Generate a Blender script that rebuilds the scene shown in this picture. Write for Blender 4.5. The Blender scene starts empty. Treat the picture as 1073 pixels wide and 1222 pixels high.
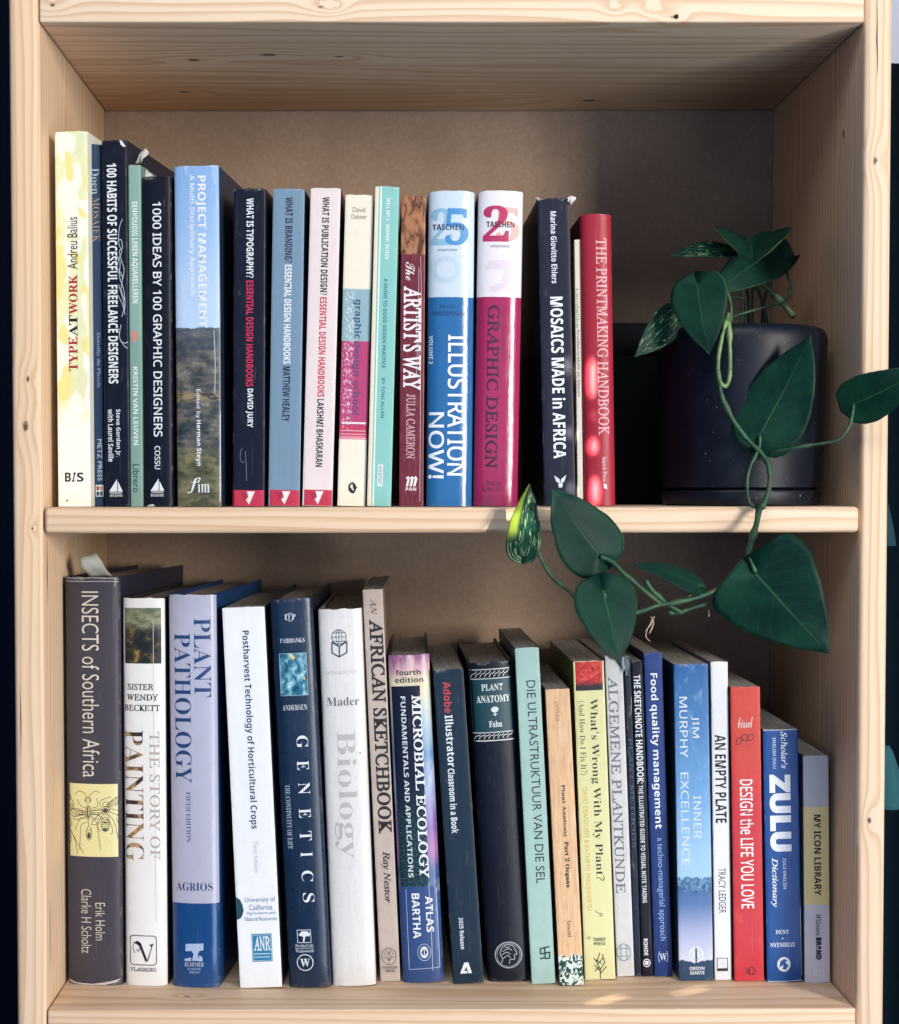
import bpy, bmesh, math, random
from mathutils import Vector, Matrix, noise as mnoise

scene = bpy.context.scene
col = scene.collection
rnd = random.Random(7)

# ------------------------------------------------------------------ camera
cam_data = bpy.data.cameras.new('camera')
cam_data.sensor_fit = 'HORIZONTAL'
cam_data.sensor_width = 36.0
cam_data.lens = 36.0 * 1871.81 / 1073.0
cam_data.shift_x = 71.75 / 1073.0
cam_data.shift_y = 29.45 / 1073.0
cam_data.clip_start = 0.02
cam_data.clip_end = 60
cam = bpy.data.objects.new('camera', cam_data)
col.objects.link(cam)
yaw, pitch, roll = 0.00394, -0.03196, -0.00102
fw = Vector((math.sin(yaw) * math.cos(pitch), math.cos(yaw) * math.cos(pitch), math.sin(pitch)))
rt = Vector((math.cos(yaw), -math.sin(yaw), 0)); up = rt.cross(fw)
r2 = rt * math.cos(roll) + up * math.sin(roll); u2 = -rt * math.sin(roll) + up * math.cos(roll)
M = Matrix((r2, u2, -fw)).transposed().to_4x4()
M.translation = Vector((-0.05054, -1.15166, 0.38739))
cam.matrix_world = M
scene.camera = cam

# ------------------------------------------------------------------ light
world = bpy.data.worlds.new('World')
scene.world = world
world.use_nodes = True
bg = world.node_tree.nodes['Background']
bg.inputs[0].default_value = (0.17, 0.37, 0.95, 1)
bg.inputs[1].default_value = 0.22

def aim(o, target):
    d = Vector(target) - o.location
    o.rotation_euler = d.to_track_quat('-Z', 'Y').to_euler()

def area(name, loc, target, sx, sy, power, color):
    L = bpy.data.lights.new(name, 'AREA'); L.shape = 'RECTANGLE'; L.size = sx; L.size_y = sy
    L.energy = power; L.color = color
    o = bpy.data.objects.new(name, L); col.objects.link(o); o.location = loc; aim(o, target)
    return o

def spot(name, loc, target, deg, power, color, blend=0.25, squash=1.0, twist=0.0):
    L = bpy.data.lights.new(name, 'SPOT'); L.energy = power; L.color = color
    L.spot_size = math.radians(deg); L.spot_blend = blend; L.shadow_soft_size = 0.004
    o = bpy.data.objects.new(name, L); col.objects.link(o); o.location = loc; aim(o, target)
    o.scale = (squash, 1, 1)
    if twist: o.rotation_euler.rotate_axis('Z', math.radians(twist))
    return o

# the window, in front of the bookcase and to its right
area('window_light', (3.35, -4.3, 1.05), (0, 0.05, 0.36), 0.95, 1.8, 305, (1.0, 0.94, 0.865))
area('high_fill', (-0.15, -1.75, 2.15), (0, 0.0, 0.30), 1.8, 0.9, 27, (0.92, 0.95, 1.0))  # added fill lamp high in front, lifts the spines but not the back
area('front_fill', (-0.3, -2.7, 0.30), (0, 0.05, 0.36), 2.2, 1.2, 8, (0.52, 0.73, 1.0))  # weak bluish frontal fill, an added lamp without a real source
area('low_fill', (1.35, -2.1, -0.60), (-0.1, 0.10, 0.60), 1.3, 0.9, 22, (0.74, 0.87, 1.0))  # added low fill lamp standing in for light off the floor
# low sun through the leaves outside the window: a few small patches
SUN = (1.0, 0.90, 0.74)
SPR, SPF = (1.45, -1.75, 1.30), (-.30, -2.30, 1.15)
for src, tgt, sx_, sy_, pw in ((SPF, (.1046, .02, .468), .11, .62, 2600), (SPF, (.1062, .02, .440), .10, .10, 400), (SPF, (.1058, .02, .4175), .13, .22, 2600), (SPF, (.1076, .02, .384), .13, .42, 2800),
                          (SPF, (.0880, .02, .478), .10, .26, 2200), (SPF, (.0895, .02, .428), .12, .16, 2200), (SPF, (.0905, .02, .386), .10, .22, 2200),
                          (SPR, (.0460, -.022, .3600), .22, .42, 1500), (SPR, (.0400, -.002, .3650), .34, .18, 700),
                          (SPR, (.1180, .020, 0), .95, .030, 1500), (SPR, (.1850, .040, 0), .85, .026, 1500)):
    o = spot('sun_patch', src, tgt, 1.0, pw, SUN, .06); o.scale = (sx_, sy_, 1)

scene.view_settings.view_transform = 'Standard'
scene.view_settings.look = 'None'
scene.view_settings.exposure = 0.0
scene.view_settings.gamma = 1.0
scene.render.engine = 'CYCLES'
scene.cycles.max_bounces = 8
scene.cycles.use_denoising = True

# ------------------------------------------------------------------ helpers
def lin(h, k=1.0):
    v = [int(h[i:i + 2], 16) / 255 for i in (0, 2, 4)]
    return tuple((c / 12.92 if c <= 0.04045 else ((c + 0.055) / 1.055) ** 2.4) * k for c in v) + (1,)

class NT:
    def __init__(s, name):
        s.m = bpy.data.materials.new(name); s.m.use_nodes = True
        s.t = s.m.node_tree; s.b = s.t.nodes['Principled BSDF']
    def n(s, typ, **k):
        x = s.t.nodes.new('ShaderNode' + typ)
        for a, v in k.items(): setattr(x, a, v)
        return x
    def put(s, inp, v):
        if hasattr(v, 'is_output'): s.t.links.new(v, inp)
        elif v is not None: inp.default_value = v
    def math(s, op, a, b=None, c=None, clamp=False):
        x = s.n('Math', operation=op, use_clamp=clamp)
        for i, v in enumerate((a, b, c)): s.put(x.inputs[i], v)
        return x.outputs[0]
    def mix(s, fac, a, b, mode='MIX'):
        x = s.n('Mix', data_type='RGBA', blend_type=mode)
        s.put(x.inputs[0], fac); s.put(x.inputs[6], a); s.put(x.inputs[7], b)
        return x.outputs[2]
    def vmath(s, op, a, b):
        x = s.n('VectorMath', operation=op); s.put(x.inputs[0], a); s.put(x.inputs[1], b)
        return x.outputs[0]
    def noise(s, vec, scale, detail=3, rough=.55, dist=0, color=False):
        x = s.n('TexNoise'); s.put(x.inputs['Vector'], vec)
        x.inputs['Scale'].default_value = scale; x.inputs['Detail'].default_value = detail
        x.inputs['Roughness'].default_value = rough; x.inputs['Distortion'].default_value = dist
        return x.outputs['Color' if color else 'Fac']
    def ramp(s, fac, stops, interp='LINEAR'):
        x = s.n('ValToRGB'); cr = x.color_ramp; cr.interpolation = interp
        while len(cr.elements) < len(stops): cr.elements.new(1)
        for e, (p, c) in zip(cr.elements, stops):
            e.position = p; e.color = c if len(c) == 4 else tuple(c) + (1,)
        s.put(x.inputs[0], fac)
        return x.outputs[0]
    def step(s, v, lo, hi):
        x = s.n('MapRange', interpolation_type='SMOOTHSTEP'); s.put(x.inputs[0], v)
        s.put(x.inputs[1], lo); s.put(x.inputs[2], hi)
        return x.outputs[0]
    def uv(s):
        t = s.n('TexCoord'); sp = s.n('SeparateXYZ'); s.put(sp.inputs[0], t.outputs['UV'])
        return t.outputs['UV'], sp.outputs[0], sp.outputs[1]
    def obj(s): return s.n('TexCoord').outputs['Object']
    def scale(s, vec, sc, loc=(0, 0, 0)):
        x = s.n('Mapping'); s.put(x.inputs[0], vec); x.inputs[3].default_value = sc; x.inputs[1].default_value = loc
        return x.outputs[0]
    def bump(s, h, strength, dist=.001):
        x = s.n('Bump'); s.put(x.inputs['Height'], h); x.inputs['Strength'].default_value = strength
        x.inputs['Distance'].default_value = dist
        s.t.links.new(x.outputs[0], s.b.inputs['Normal'])
    def out(s, color=None, rough=None, spec=None, coat=None):
        s.put(s.b.inputs['Base Color'], color); s.put(s.b.inputs['Roughness'], rough)
        s.put(s.b.inputs['Specular IOR Level'], spec)
        if coat is not None:
            s.b.inputs['Coat Weight'].default_value = coat; s.b.inputs['Coat Roughness'].default_value = .12
        return s.m

_plain = {}
def plain(hexc, rough=.5, k=.9):
    key = (hexc, rough, k)
    if key not in _plain:
        a = NT('print_' + hexc)
        nz = a.noise(a.obj(), 900, 2)
        c = a.mix(a.step(nz, .30, .75), lin(hexc, k), lin(hexc, k * .86))
        _plain[key] = a.out(c, rough)
    return _plain[key]

def obj(name, verts, faces, mats, parent=None, smooth=False, uvs=None, fmat=None):
    me = bpy.data.meshes.new(name)
    me.from_pydata([tuple(v) for v in verts], [], faces)
    for m in (mats if isinstance(mats, list) else [mats]): me.materials.append(m)
    if fmat: me.polygons.foreach_set('material_index', fmat)
    if smooth: me.polygons.foreach_set('use_smooth', [True] * len(me.polygons))
    if uvs:
        l = me.uv_layers.new(name='UVMap')
        for lp in me.loops: l.data[lp.index].uv = uvs[lp.vertex_index]
    me.update()
    o = bpy.data.objects.new(name, me); col.objects.link(o)
    if parent: o.parent = parent
    return o

def empty(name, loc=(0, 0, 0), label=None, cat=None, group=None):
    o = bpy.data.objects.new(name, None); o.empty_display_size = .02; col.objects.link(o); o.location = loc
    tag(o, label, cat, group)
    return o

def tag(o, label=None, cat=None, group=None, kind=None):
    for k, v in (('label', label), ('category', cat), ('group', group), ('kind', kind)):
        if v: o[k] = v
    return o

def board(name, lo, hi, mat, parent=None, bev=.002, seg=3):
    bm = bmesh.new()
    bmesh.ops.create_cube(bm, size=1)
    for v in bm.verts:
        v.co = Vector([lo[i] + (v.co[i] + .5) * (hi[i] - lo[i]) for i in range(3)])
    if bev: bmesh.ops.bevel(bm, geom=list(bm.edges), offset=bev, segments=seg, profile=.5, affect='EDGES')
    me = bpy.data.meshes.new(name); bm.to_mesh(me); bm.free(); me.materials.append(mat)
    for p in me.polygons: p.use_smooth = True
    me.set_sharp_from_angle(angle=math.radians(25))
    o = bpy.data.objects.new(name, me); col.objects.link(o)
    if parent: o.parent = parent
    return o

# ------------------------------------------------------------------ materials of the case
def pine(name, axis, seed, knots=(), freq=85., cut='y', tint=(1, 1, 1)):
    """pine board: grain runs along `axis`; knots = (x, y, z, radius) in metres"""
    a = NT(name); P = a.obj()
    ai = 'xyz'.index(axis)
    st = [1, 1, 1]; st[ai] = .07
    wob = a.noise(a.scale(P, tuple(c * 1.0 for c in st), (seed, seed * 2.3, seed * .7)), 13, 3, .5)
    wob2 = a.noise(a.scale(P, tuple(c * 1.0 for c in st), (seed * 3, seed, seed)), 60, 2, .5)
    sp = a.n('SeparateXYZ'); a.put(sp.inputs[0], P)
    ac = [i for i in range(3) if i != ai]
    across = a.math('ADD', sp.outputs[ac[0]], a.math('MULTIPLY', sp.outputs[ac[1]], 2.4 if axis == 'x' else .83))
    ph = a.math('MULTIPLY_ADD', across, freq, a.math('MULTIPLY', wob, 9.0))
    ph = a.math('MULTIPLY_ADD', wob2, .9, ph)
    kmask = None
    for (kx, ky, kz, kr) in knots:
        dv = a.vmath('SUBTRACT', P, (kx, ky, kz))
        sc = [1, 1, 1]; sc[ai] = .55
        dv = a.vmath('MULTIPLY', dv, tuple(sc))
        ln = a.n('VectorMath', operation='LENGTH'); a.put(ln.inputs[0], dv)
        d = a.math('MULTIPLY_ADD', a.noise(P, 260, 2), kr * .7, a.math('SUBTRACT', ln.outputs['Value'], kr * .35))
        g = a.math('POWER', 2.718, a.math('MULTIPLY', a.math('POWER', a.math('DIVIDE', d, kr * 2.6), 2.0), -1.0))
        ph = a.math('MULTIPLY_ADD', g, 1.1, ph)
        km = a.step(d, kr * .62, kr * .2)
        kmask = km if kmask is None else a.math('MAXIMUM', kmask, km)
    fr = a.math('FRACT', ph)
    late = a.math('MULTIPLY', a.step(fr, .35, .93), a.step(fr, 1.0, .955))
    fib = a.noise(a.scale(P, tuple(260 if i != ai else 6 for i in range(3))), 1, 3, .6)
    patch = a.noise(a.scale(P, tuple(c * 1.0 for c in st), (seed, 5, 2)), 6, 2)
    base = a.mix(a.step(patch, .3, .72), lin('EAD1B3', .95), lin('E0BC96', .95))
    c = a.mix(a.math('MULTIPLY', late, .52), base, lin('BC9268'))
    c = a.mix(a.math('MULTIPLY', a.step(fib, .45, .75), .22), c, lin('D2B08A'))
    if kmask is not None: c = a.mix(a.math('MULTIPLY', kmask, .9), c, lin('3E281A'))
    if tint != (1, 1, 1): c = a.mix(1.0, c, tint + (1,), 'MULTIPLY')
    a.bump(a.math('MULTIPLY_ADD', fib, .6, a.math('MULTIPLY', late, -.3)), .25, .0006)
    return a.out(c, a.math('MULTIPLY_ADD', fib, .2, .45), .35)

def hardboard():
    a = NT('hardboard'); P = a.obj()
    n1 = a.noise(P, 260, 4, .7); n2 = a.noise(P, 14, 3, .6); n3 = a.noise(P, 800, 2)
    c = a.mix(a.math('MULTIPLY_ADD', a.step(n1, .3, .72), .5, .25), lin('8F7865'), lin('A9917B'))
    c = a.mix(a.math('MULTIPLY', a.step(n2, .35, .7), .35), c, lin('7A6552'))
    c = a.mix(a.math('MULTIPLY', a.step(n3, .62, .8), .18), c, lin('5E4A3C'))
    a.bump(n1, .15, .0005)
    return a.out(c, .75, .25)

# ------------------------------------------------------------------ setting
def wall_mat():
    a = NT('wall_paint'); n = a.noise(a.obj(), 40, 3)
    c = a.mix(n, lin('B9C0CC'), lin('AEB6C4')); a.bump(a.noise(a.obj(), 300, 2), .1)
    return a.out(c, .8)
def dark_mat(name, h, rough=.6):
    a = NT(name); n = a.noise(a.obj(), 30, 3)
    return a.out(a.mix(n, lin(h), lin(h, .75)), rough, .08)
w_ = board('wall', (-1.6, .62, -.9), (1.6, .70, 1.9), wall_mat(), None, 0)
tag(w_, kind='structure')
f_ = board('floor', (-1.6, -1.3, -.98), (1.6, .62, -.90), dark_mat('floor_dark', '4A3C30'), None, 0)
tag(f_, kind='structure')

def curtain(name, x0, x1, y, z0, z1, mat, label):
    n = 60; v = []; f = []
    for i in range(n + 1):
        x = x0 + (x1 - x0) * i / n
        yy = y + .012 * math.sin(i * .9) + .006 * math.sin(i * .37 + 1)
        v += [(x, yy, z0), (x, yy, z1), (x, yy + .003, z1), (x, yy + .003, z0)]
    for i in range(n):
        a, b = i * 4, i * 4 + 4
        f += [(a, b, b + 1, a + 1), (a + 2, b + 2, b + 3, a + 3), (a + 1, b + 1, b + 2, a + 2), (a, a + 3, b + 3, b)]
    o = obj(name, v, f, mat, None, True)
    tag(o, label, 'curtain')
    return o
navy = dark_mat('navy_cloth', '0C1626', .8)
curtain('curtain', -.95, -.345, .33, -.86, 1.2, navy, 'dark navy curtain hanging left of the bookcase')
curtain('curtain', .345, .95, .33, -.86, .785, dark_mat('navy_cloth_right', '03141E', .85), 'dark navy curtain right of the bookcase, ending below the pale wall')
def towel(loc, w, h, hexc, label):
    n = 24; v = []; f = []; m = 10
    for j in range(m + 1):
        t = j / m; ww = w * (.22 + .78 * t ** .7)
        for i in range(n):
            an = i * math.tau / n; rr = 1 + .14 * math.sin(an * 5 + t * 2)
            v.append((loc[0] + ww * .5 * rr * math.cos(an), loc[1] + ww * .3 * rr * math.sin(an), loc[2] - h * t))
    for j in range(m):
        for i in range(n): f.append((j * n + i, j * n + (i + 1) % n, (j + 1) * n + (i + 1) % n, (j + 1) * n + i))
    f.append(tuple(range(n))); f.append(tuple(m * n + k for k in range(n))[::-1])
    a = NT('teal_cloth'); nn = a.noise(a.obj(), 200, 3); a.bump(nn, .4)
    tag(obj('hanging_towel', v, f, a.out(a.mix(nn, lin(hexc), lin(hexc, .7)), .9), None, True), label, 'towel', 'teal towels by the curtain')
towel((.416, .30, .146), .040, .058, '1E5C62', 'small teal towel hanging low before the right hand curtain')
towel((.414, .30, .374), .020, .042, '123E4A', 'dim teal towel hanging higher before the right hand curtain')

# ------------------------------------------------------------------ the bookcase
HM, HT, DB = 0.37233, 0.72446, 0.26996
case = empty('bookcase', (0, 0, -.3), 'open bookcase of pale knotty pine with a brown hardboard back', 'bookcase')
def cpart(o):
    o.parent = case; o.matrix_parent_inverse = Matrix.Translation((0, 0, .3)); return o
cpart(board('side_board', (-.3225, 0, -.3), (-.3002, DB, 1.0), pine('pine_side_a', 'z', 1.3, [(-.312, 0, .432, .0045), (-.3105, 0, .4665, .0028), (-.30, .06, .50, .006), (-.308, 0, .357, .0014)], 150), None, .004, 4))
cpart(board('side_board', (.3002, 0, -.3), (.3210, DB, 1.0), pine('pine_side_b', 'z', 4.1, [(.300, .05, .655, .005), (.309, 0, .625, .0035), (.309, 0, .14, .003)], 150), None, .004, 4))
cpart(board('top_board', (-.2998, -.001, HT), (.2998, DB, HT + .022), pine('pine_top', 'x', 2.2, [(-.29, 0, .737, .003), (-.095, 0, .7355, .0032), (-.085, 0, .7352, .002), (.145, 0, .7335, .0022), (.16, 0, .728, .0026), (.118, 0, .734, .002), (-.2, .1, HT, .006), (-.085, .09, HT, .005), (-.14, .085, HT, .008), (-.22, .2, HT, .006), (.13, .23, HT, .008)], 62), None, .0018))
cpart(board('shelf_board', (-.2990, -.002, HM - .0190), (.2990, DB, HM), pine('pine_mid', 'x', 7.7, [(.22, 0, .366, .0015)], 70), None, .0035, 4))
cpart(board('bottom_board', (-.2996, -.001, -.022), (.2996, DB, 0), pine('pine_bottom', 'x', 9.4, [(-.2, .03, 0, .003)], 62), None, .0015))
cpart(board('plinth', (-.2996, .02, -.3), (.2996, .04, -.0225), pine('pine_plinth', 'x', 3.4, [], 70), None, .001))
cpart(board('back_panel', (-.3215, DB + .0004, -.3), (.3205, DB + .0045, 1.0), hardboard(), None, 0))
# nail driven in the top board
def nail(loc):
    v = []; f = []; n = 12
    for r, y in ((0, -.0018), (.0012, -.0017), (.0016, -.0011), (.0016, .0004)):
        for k in range(n): v.append((loc[0] + r * math.cos(k * math.tau / n), loc[1] + y, loc[2] + r * math.sin(k * math.tau / n)))
    for i in range(3):
        for k in range(n): f.append((i * n + k, i * n + (k + 1) % n, (i + 1) * n + (k + 1) % n, (i + 1) * n + k))
    a = NT('rust'); a.b.inputs['Metallic'].default_value = .6
    cpart(obj('nail', v, f, a.out(lin('3A2A22'), .6), None, True))
nail((.163, -.001, .7285))
def crack(pts, wd, nrm):
    '''a hairline split in the wood, a tapering sliver lying on the face'''
    vs = []; fs = []; n = len(pts)
    for i, p in enumerate(pts):
        k = wd * (1 - abs(2 * i / (n - 1) - 1)) * .5 + .00004
        o = Vector((0, k, 0)) if nrm == 'x' else Vector((k, 0, 0))
        vs += [Vector(p) - o, Vector(p) + o]
    for i in range(n - 1): fs.append((2 * i, 2 * i + 1, 2 * i + 3, 2 * i + 2))
    cpart(obj('crack', vs, fs, plain('4A3424', .9), None))
crack([(-.29985, .012, .352), (-.29985, .0122, .338), (-.29985, .0118, .325), (-.29985, .0123, .312), (-.29985, .0121, .300)], .0016, 'x')
crack([(-.29985, .012, .085), (-.29985, .0124, .065), (-.29985, .0121, .045), (-.29985, .0126, .028)], .0012, 'x')
crack([(.3090, -.00015, .742), (.3096, -.00015, .725), (.3094, -.00015, .712), (.3101, -.00015, .698), (.3099, -.00015, .685)], .0009, 'y')
crack([(-.3180, -.00015, .24), (-.3176, -.00015, .215), (-.3178, -.00015, .19)], .0007, 'y')

# ------------------------------------------------------------------ spine artwork
def finish(a, c, u, v, UV, wear=1.0, rough=.42, mot=.08, gloss=None, wrinkle=0):
    P = a.obj()
    n1 = a.noise(P, 90, 4, .6); n2 = a.noise(P, 420, 3, .6)
    c = a.mix(a.math('MULTIPLY', a.step(n1, .35, .75), mot * 1.6), c, a.mix(1.0, c, (.72, .70, .68, 1), 'MULTIPLY'))
    ev = a.math('MINIMUM', v, a.math('SUBTRACT', 1.0, v))
    eu = a.math('MINIMUM', u, a.math('SUBTRACT', 1.0, u))
    em = a.math('MAXIMUM', a.step(ev, .012, .0), a.math('MULTIPLY', a.step(eu, .05, .0), .45))
    wm = a.math('MULTIPLY', em, a.math('MULTIPLY', a.step(n1, .46 if wear < 2 else .36, .66), a.step(n2, .35, .7)))
    c = a.mix(a.math('MULTIPLY', wm, min(1.0, .55 * wear)), c, lin('D8D2C8'))
    if wear >= 2:
        sc = a.noise(a.scale(P, (1, 1, .25)), 160, 5, .75)
        c = a.mix(a.math('MULTIPLY', a.step(sc, .56, .68), .6), c, lin('A8A49E'))
    cr = a.math('ABSOLUTE', a.math('SUBTRACT', a.noise(a.scale(P, (1, 1, .05)), 190, 2, .5), .5))
    c = a.mix(a.math('MULTIPLY', a.step(cr, .008, .0), a.math('MULTIPLY', a.step(n1, .50, .66), .11)), c, lin('B8B4B0'))
    scr = a.noise(a.scale(P, (600, 600, 8)), 1, 2)
    c = a.mix(a.math('MULTIPLY', a.step(scr, .70, .76), .08), c, lin('C8C8C6'))
    rr = rough if gloss is None else gloss
    r = a.math('MULTIPLY_ADD', n1, .22, rr - .06)
    h = a.math('MULTIPLY_ADD', n1, .7, a.math('MULTIPLY', n2, .22))
    h = a.math('MULTIPLY_ADD', a.noise(a.scale(P, (1, 1, .12)), 130, 3), .9, h)
    if wrinkle: h = a.math('MULTIPLY_ADD', a.noise(a.scale(P, (1, 1, .2)), 70, 2, .5, 1.5), 2.4, h)
    a.bump(h, .22, .0012)
    return a.out(c, r, .26 if gloss is None or gloss > .27 else .55)

def art(kind, seed=0):
    """colour socket of a printed spine, by UV; u left to right, v top to bottom"""
    a = NT('spine_' + kind); UV, u, v = a.uv()
    P = a.scale(UV, (1, 6, 1), (seed, seed * 1.7, 0))
    if kind == 'blobs':
        n = a.noise(a.scale(UV, (1, 5.5, 1), (3.1, 1.2, 0)), 1.5, 1, .4, .4)
        n2 = a.noise(a.scale(UV, (1, 5.5, 1), (9.1, 4.2, 0)), 1.7, 1, .4, .3)
        c = a.mix(a.step(n, .50, .53), lin('EFEBD6'), lin('DDE0B0'))
        c = a.mix(a.step(n2, .53, .56), c, lin('E6D98E'))
        c = a.mix(a.step(n2, .39, .36), c, lin('DCDDB2'))
        c = a.mix(a.step(v, .70, .80), c, lin('F0ECDC'))
    elif kind == 'landscape':
        bd = a.math('MULTIPLY_ADD', a.noise(a.scale(UV, (1, 0, 0)), 4, 3), .02, .462)
        sky = a.mix(v, lin('7FA5CF'), lin('BCD0E2', 1.05))
        sky = a.mix(a.step(v, .0, .5), lin('84A9D2'), lin('B4CAE0'))
        sky = a.mix(a.math('MULTIPLY', a.step(a.noise(a.scale(UV, (2, 3, 1)), 3, 4, .6, 1), .58, .75), .35), sky, lin('DCE6EE'))
        g = a.noise(a.scale(UV, (1.3, 22, 1)), 2.2, 6, .68, .3)
        g2 = a.noise(a.scale(UV, (.7, 5, 1), (3, 1, 0)), 2.4, 3, .6)
        gg = a.math('MULTIPLY_ADD', g2, .55, a.math('MULTIPLY', g, .5))
        land = a.ramp(gg, [(.36, lin('1A2026')), (.47, lin('363D42')), (.56, lin('5E5C56')), (.68, lin('8C8878'))])
        grass = a.ramp(gg, [(.36, lin('22261F')), (.5, lin('4E513C')), (.68, lin('86805E'))])
        land = a.mix(a.step(v, .80, .86), land, grass)
        land = a.mix(a.math('MULTIPLY', a.step(v, .60, .46), .55), land, lin('54606C'))
        pth = a.math('ABSOLUTE', a.math('SUBTRACT', a.math('MULTIPLY_ADD', g2, .03, v), .690))
        path = a.math('MULTIPLY', a.step(pth, .020, .006), a.math('MULTIPLY', a.step(g, .38, .55), .75))
        land = a.mix(path, land, lin('9A845E'))
        c = a.mix(a.step(a.math('SUBTRACT', v, bd), 0, .004), sky, land)
    elif kind == 'dabner':
        c = a.ramp(v, [(0, lin('E6DCC6')), (.297, lin('A7B8B4')), (.303, lin('8AA9AE')), (.466, lin('B03A68')), (.74, lin('C03458')), (.772, lin('D67A86')), (.784, lin('E8DEC8'))], 'CONSTANT')
        sc = a.noise(a.scale(UV, (4, 28, 1)), 3, 5, .7)
        m = a.math('MULTIPLY', a.step(sc, .50, .62), a.step(a.math('ABSOLUTE', a.math('SUBTRACT', u, .26)), .28, .06))
        inz = a.math('MULTIPLY', a.step(v, .29, .34), a.step(v, .78, .70))
        c = a.mix(a.math('MULTIPLY', m, a.math('MULTIPLY', inz, .85)), c, lin('F0E8E2'))
    elif kind == 'tealstripe':
        c = a.ramp(u, [(0, lin('E6D8BC')), (.16, lin('86BDB2')), (.23, lin('E8EEE6')), (.28, lin('84BCB2'))], 'CONSTANT')
    elif kind == 'artist':
        g = a.noise(a.scale(UV, (1.2, 5, 1), (2, 0, 0)), 3.5, 4, .65, 1.2)
        pic = a.ramp(g, [(.3, lin('2E221E')), (.45, lin('6E4432')), (.58, lin('A87450')), (.75, lin('8E6E5C'))])
        bur = a.mix(a.math('MULTIPLY', a.step(a.noise(a.scale(UV, (2, 7, 1)), 4, 4, .65), .45, .7), .5), lin('682434'), lin('86483F'))
        c = a.mix(a.step(v, .184, .191), pic, bur)
    elif kind == 'rainbow':
        g = a.noise(a.scale(UV, (1.4, 3, 1)), 2.2, 3, .6, .6)
        vv = a.math('MULTIPLY_ADD', a.math('SUBTRACT', g, .5), .16, v)
        c = a.ramp(vv, [(0, lin('8E5A7E')), (.035, lin('C8A0A8')), (.08, lin('D9CDA8')), (.2, lin('A8BCC0')), (.3, lin('5E86AC')), (.4, lin('9AA6C4')), (.5, lin('7A5A9A')), (.58, lin('A06A9A')), (.66, lin('2E4C80')), (1, lin('24427A'))])
        c = a.mix(a.math('MULTIPLY', a.step(g, .55, .7), .35), c, lin('E6DCD6'))
    elif kind == 'tanwood':
        g = a.noise(a.scale(UV, (7, 4, 1)), 2.5, 4, .65)
        c = a.ramp(g, [(.3, lin('CF9C72')), (.5, lin('DCB48A')), (.7, lin('E6C8A2'))])
        k = a.noise(a.scale(UV, (3.2, 36, 1)), 1.5, 2, .5, 1.4)
        camo = a.mix(a.step(k, .49, .52), lin('1E4A42'), lin('D8E2DA'))
        top = a.math('MULTIPLY_ADD', a.noise(a.scale(UV, (1, 0, 0)), 4, 1), .05, .872)
        c = a.mix(a.step(a.math('SUBTRACT', v, top), 0, .003), c, camo)
    elif kind == 'mountain':
        sky = a.ramp(v, [(0, lin('2A5C96')), (.15, lin('4478AE')), (.4, lin('6A9CCA')), (.62, lin('9CC2E0'))])
        sky = a.mix(a.math('MULTIPLY', a.step(a.noise(a.scale(UV, (1, 5, 1)), 3, 4, .6), .5, .72), .5), sky, lin('8FB6DA'))
        def ridge(y, amp, sc, sd):
            r = a.noise(a.scale(UV, (1, 0, 0), (sd, 0, 0)), sc, 4, .6)
            return a.step(a.math('SUBTRACT', v, a.math('MULTIPLY_ADD', a.math('SUBTRACT', r, .5), amp, y)), 0, .004)
        tex = a.noise(a.scale(UV, (2, 14, 1)), 4, 5, .7)
        m1 = a.mix(a.step(tex, .4, .68), lin('2E5C86'), lin('7EA0C0'))
        low = a.ramp(v, [(.66, lin('2C5684')), (.76, lin('5676A4')), (.86, lin('A6AECC')), (.93, lin('C9CCDC'))])
        c = a.mix(ridge(.672, .05, 5, 1), sky, m1)
        c = a.mix(ridge(.715, .05, 3, 7), c, low)
        c = a.mix(a.math('MAXIMUM', ridge(.935, .06, 2.5, 3), a.step(v, .955, .96)), c, lin('2A4460'))
    elif kind == 'redwash':
        g = a.noise(a.scale(UV, (1, 5, 1)), 2, 3)
        c = a.mix(a.step(a.math('MULTIPLY_ADD', g, .3, v), .38, .58), lin('C9483C'), lin('C2363E'))
        c = a.mix(a.math('MULTIPLY', a.step(g, .55, .75), .4), c, lin('DE6450'))
    return a, c, u, v, UV

def spine_mat(d):
    if d.get('mat'): a, c, u, v, UV = art(d['mat'])
    else:
        a = NT('spine_print'); UV, u, v = a.uv()
        st = d['stops']
        vj = a.math('MULTIPLY_ADD', a.math('SUBTRACT', a.noise(UV, 40, 1), .5), .002, v)
        def ink(h):
            q = lin(h); y = .3 * q[0] + .6 * q[1] + .1 * q[2]
            return tuple(c_ * (.79 + .14 * min(1, y * 1.1)) * .9 + y * .07 for c_ in q[:3]) + (1,)
        c = a.ramp(vj, [(p, ink(h)) for p, h in st], 'CONSTANT') if len(st) > 1 else ink(st[0][1])
        if len(st) == 1:
            r = a.n('RGB'); r.outputs[0].default_value = c; c = r.outputs[0]
    return finish(a, c, u, v, UV, d.get('worn', .95), .40, d.get('mot', .08), d.get('gloss'), d.get('wrinkle', 0))

_side = {}
def side_mat(h):
    if h not in _side:
        a = NT('cover_' + h); n = a.noise(a.obj(), 60, 4)
        a.bump(a.noise(a.obj(), 500, 2), .1, .0005)
        _side[h] = a.out(a.mix(n, lin(h), lin(h, .8)), .45)
    return _side[h]
def pages_mat():
    a = NT('page_edges'); P = a.obj()
    s = a.noise(a.scale(P, (1500, 40, 1)), 1, 2); t = a.noise(P, 40, 3)
    c = a.mix(a.step(s, .3, .7), lin('8E8880'), lin('C4BEB4'))
    c = a.mix(a.math('MULTIPLY', t, .3), c, lin('7A746C'))
    a.bump(s, .3, .0004)
    return a.out(c, .8, .2)
PAGES = pages_mat()

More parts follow.
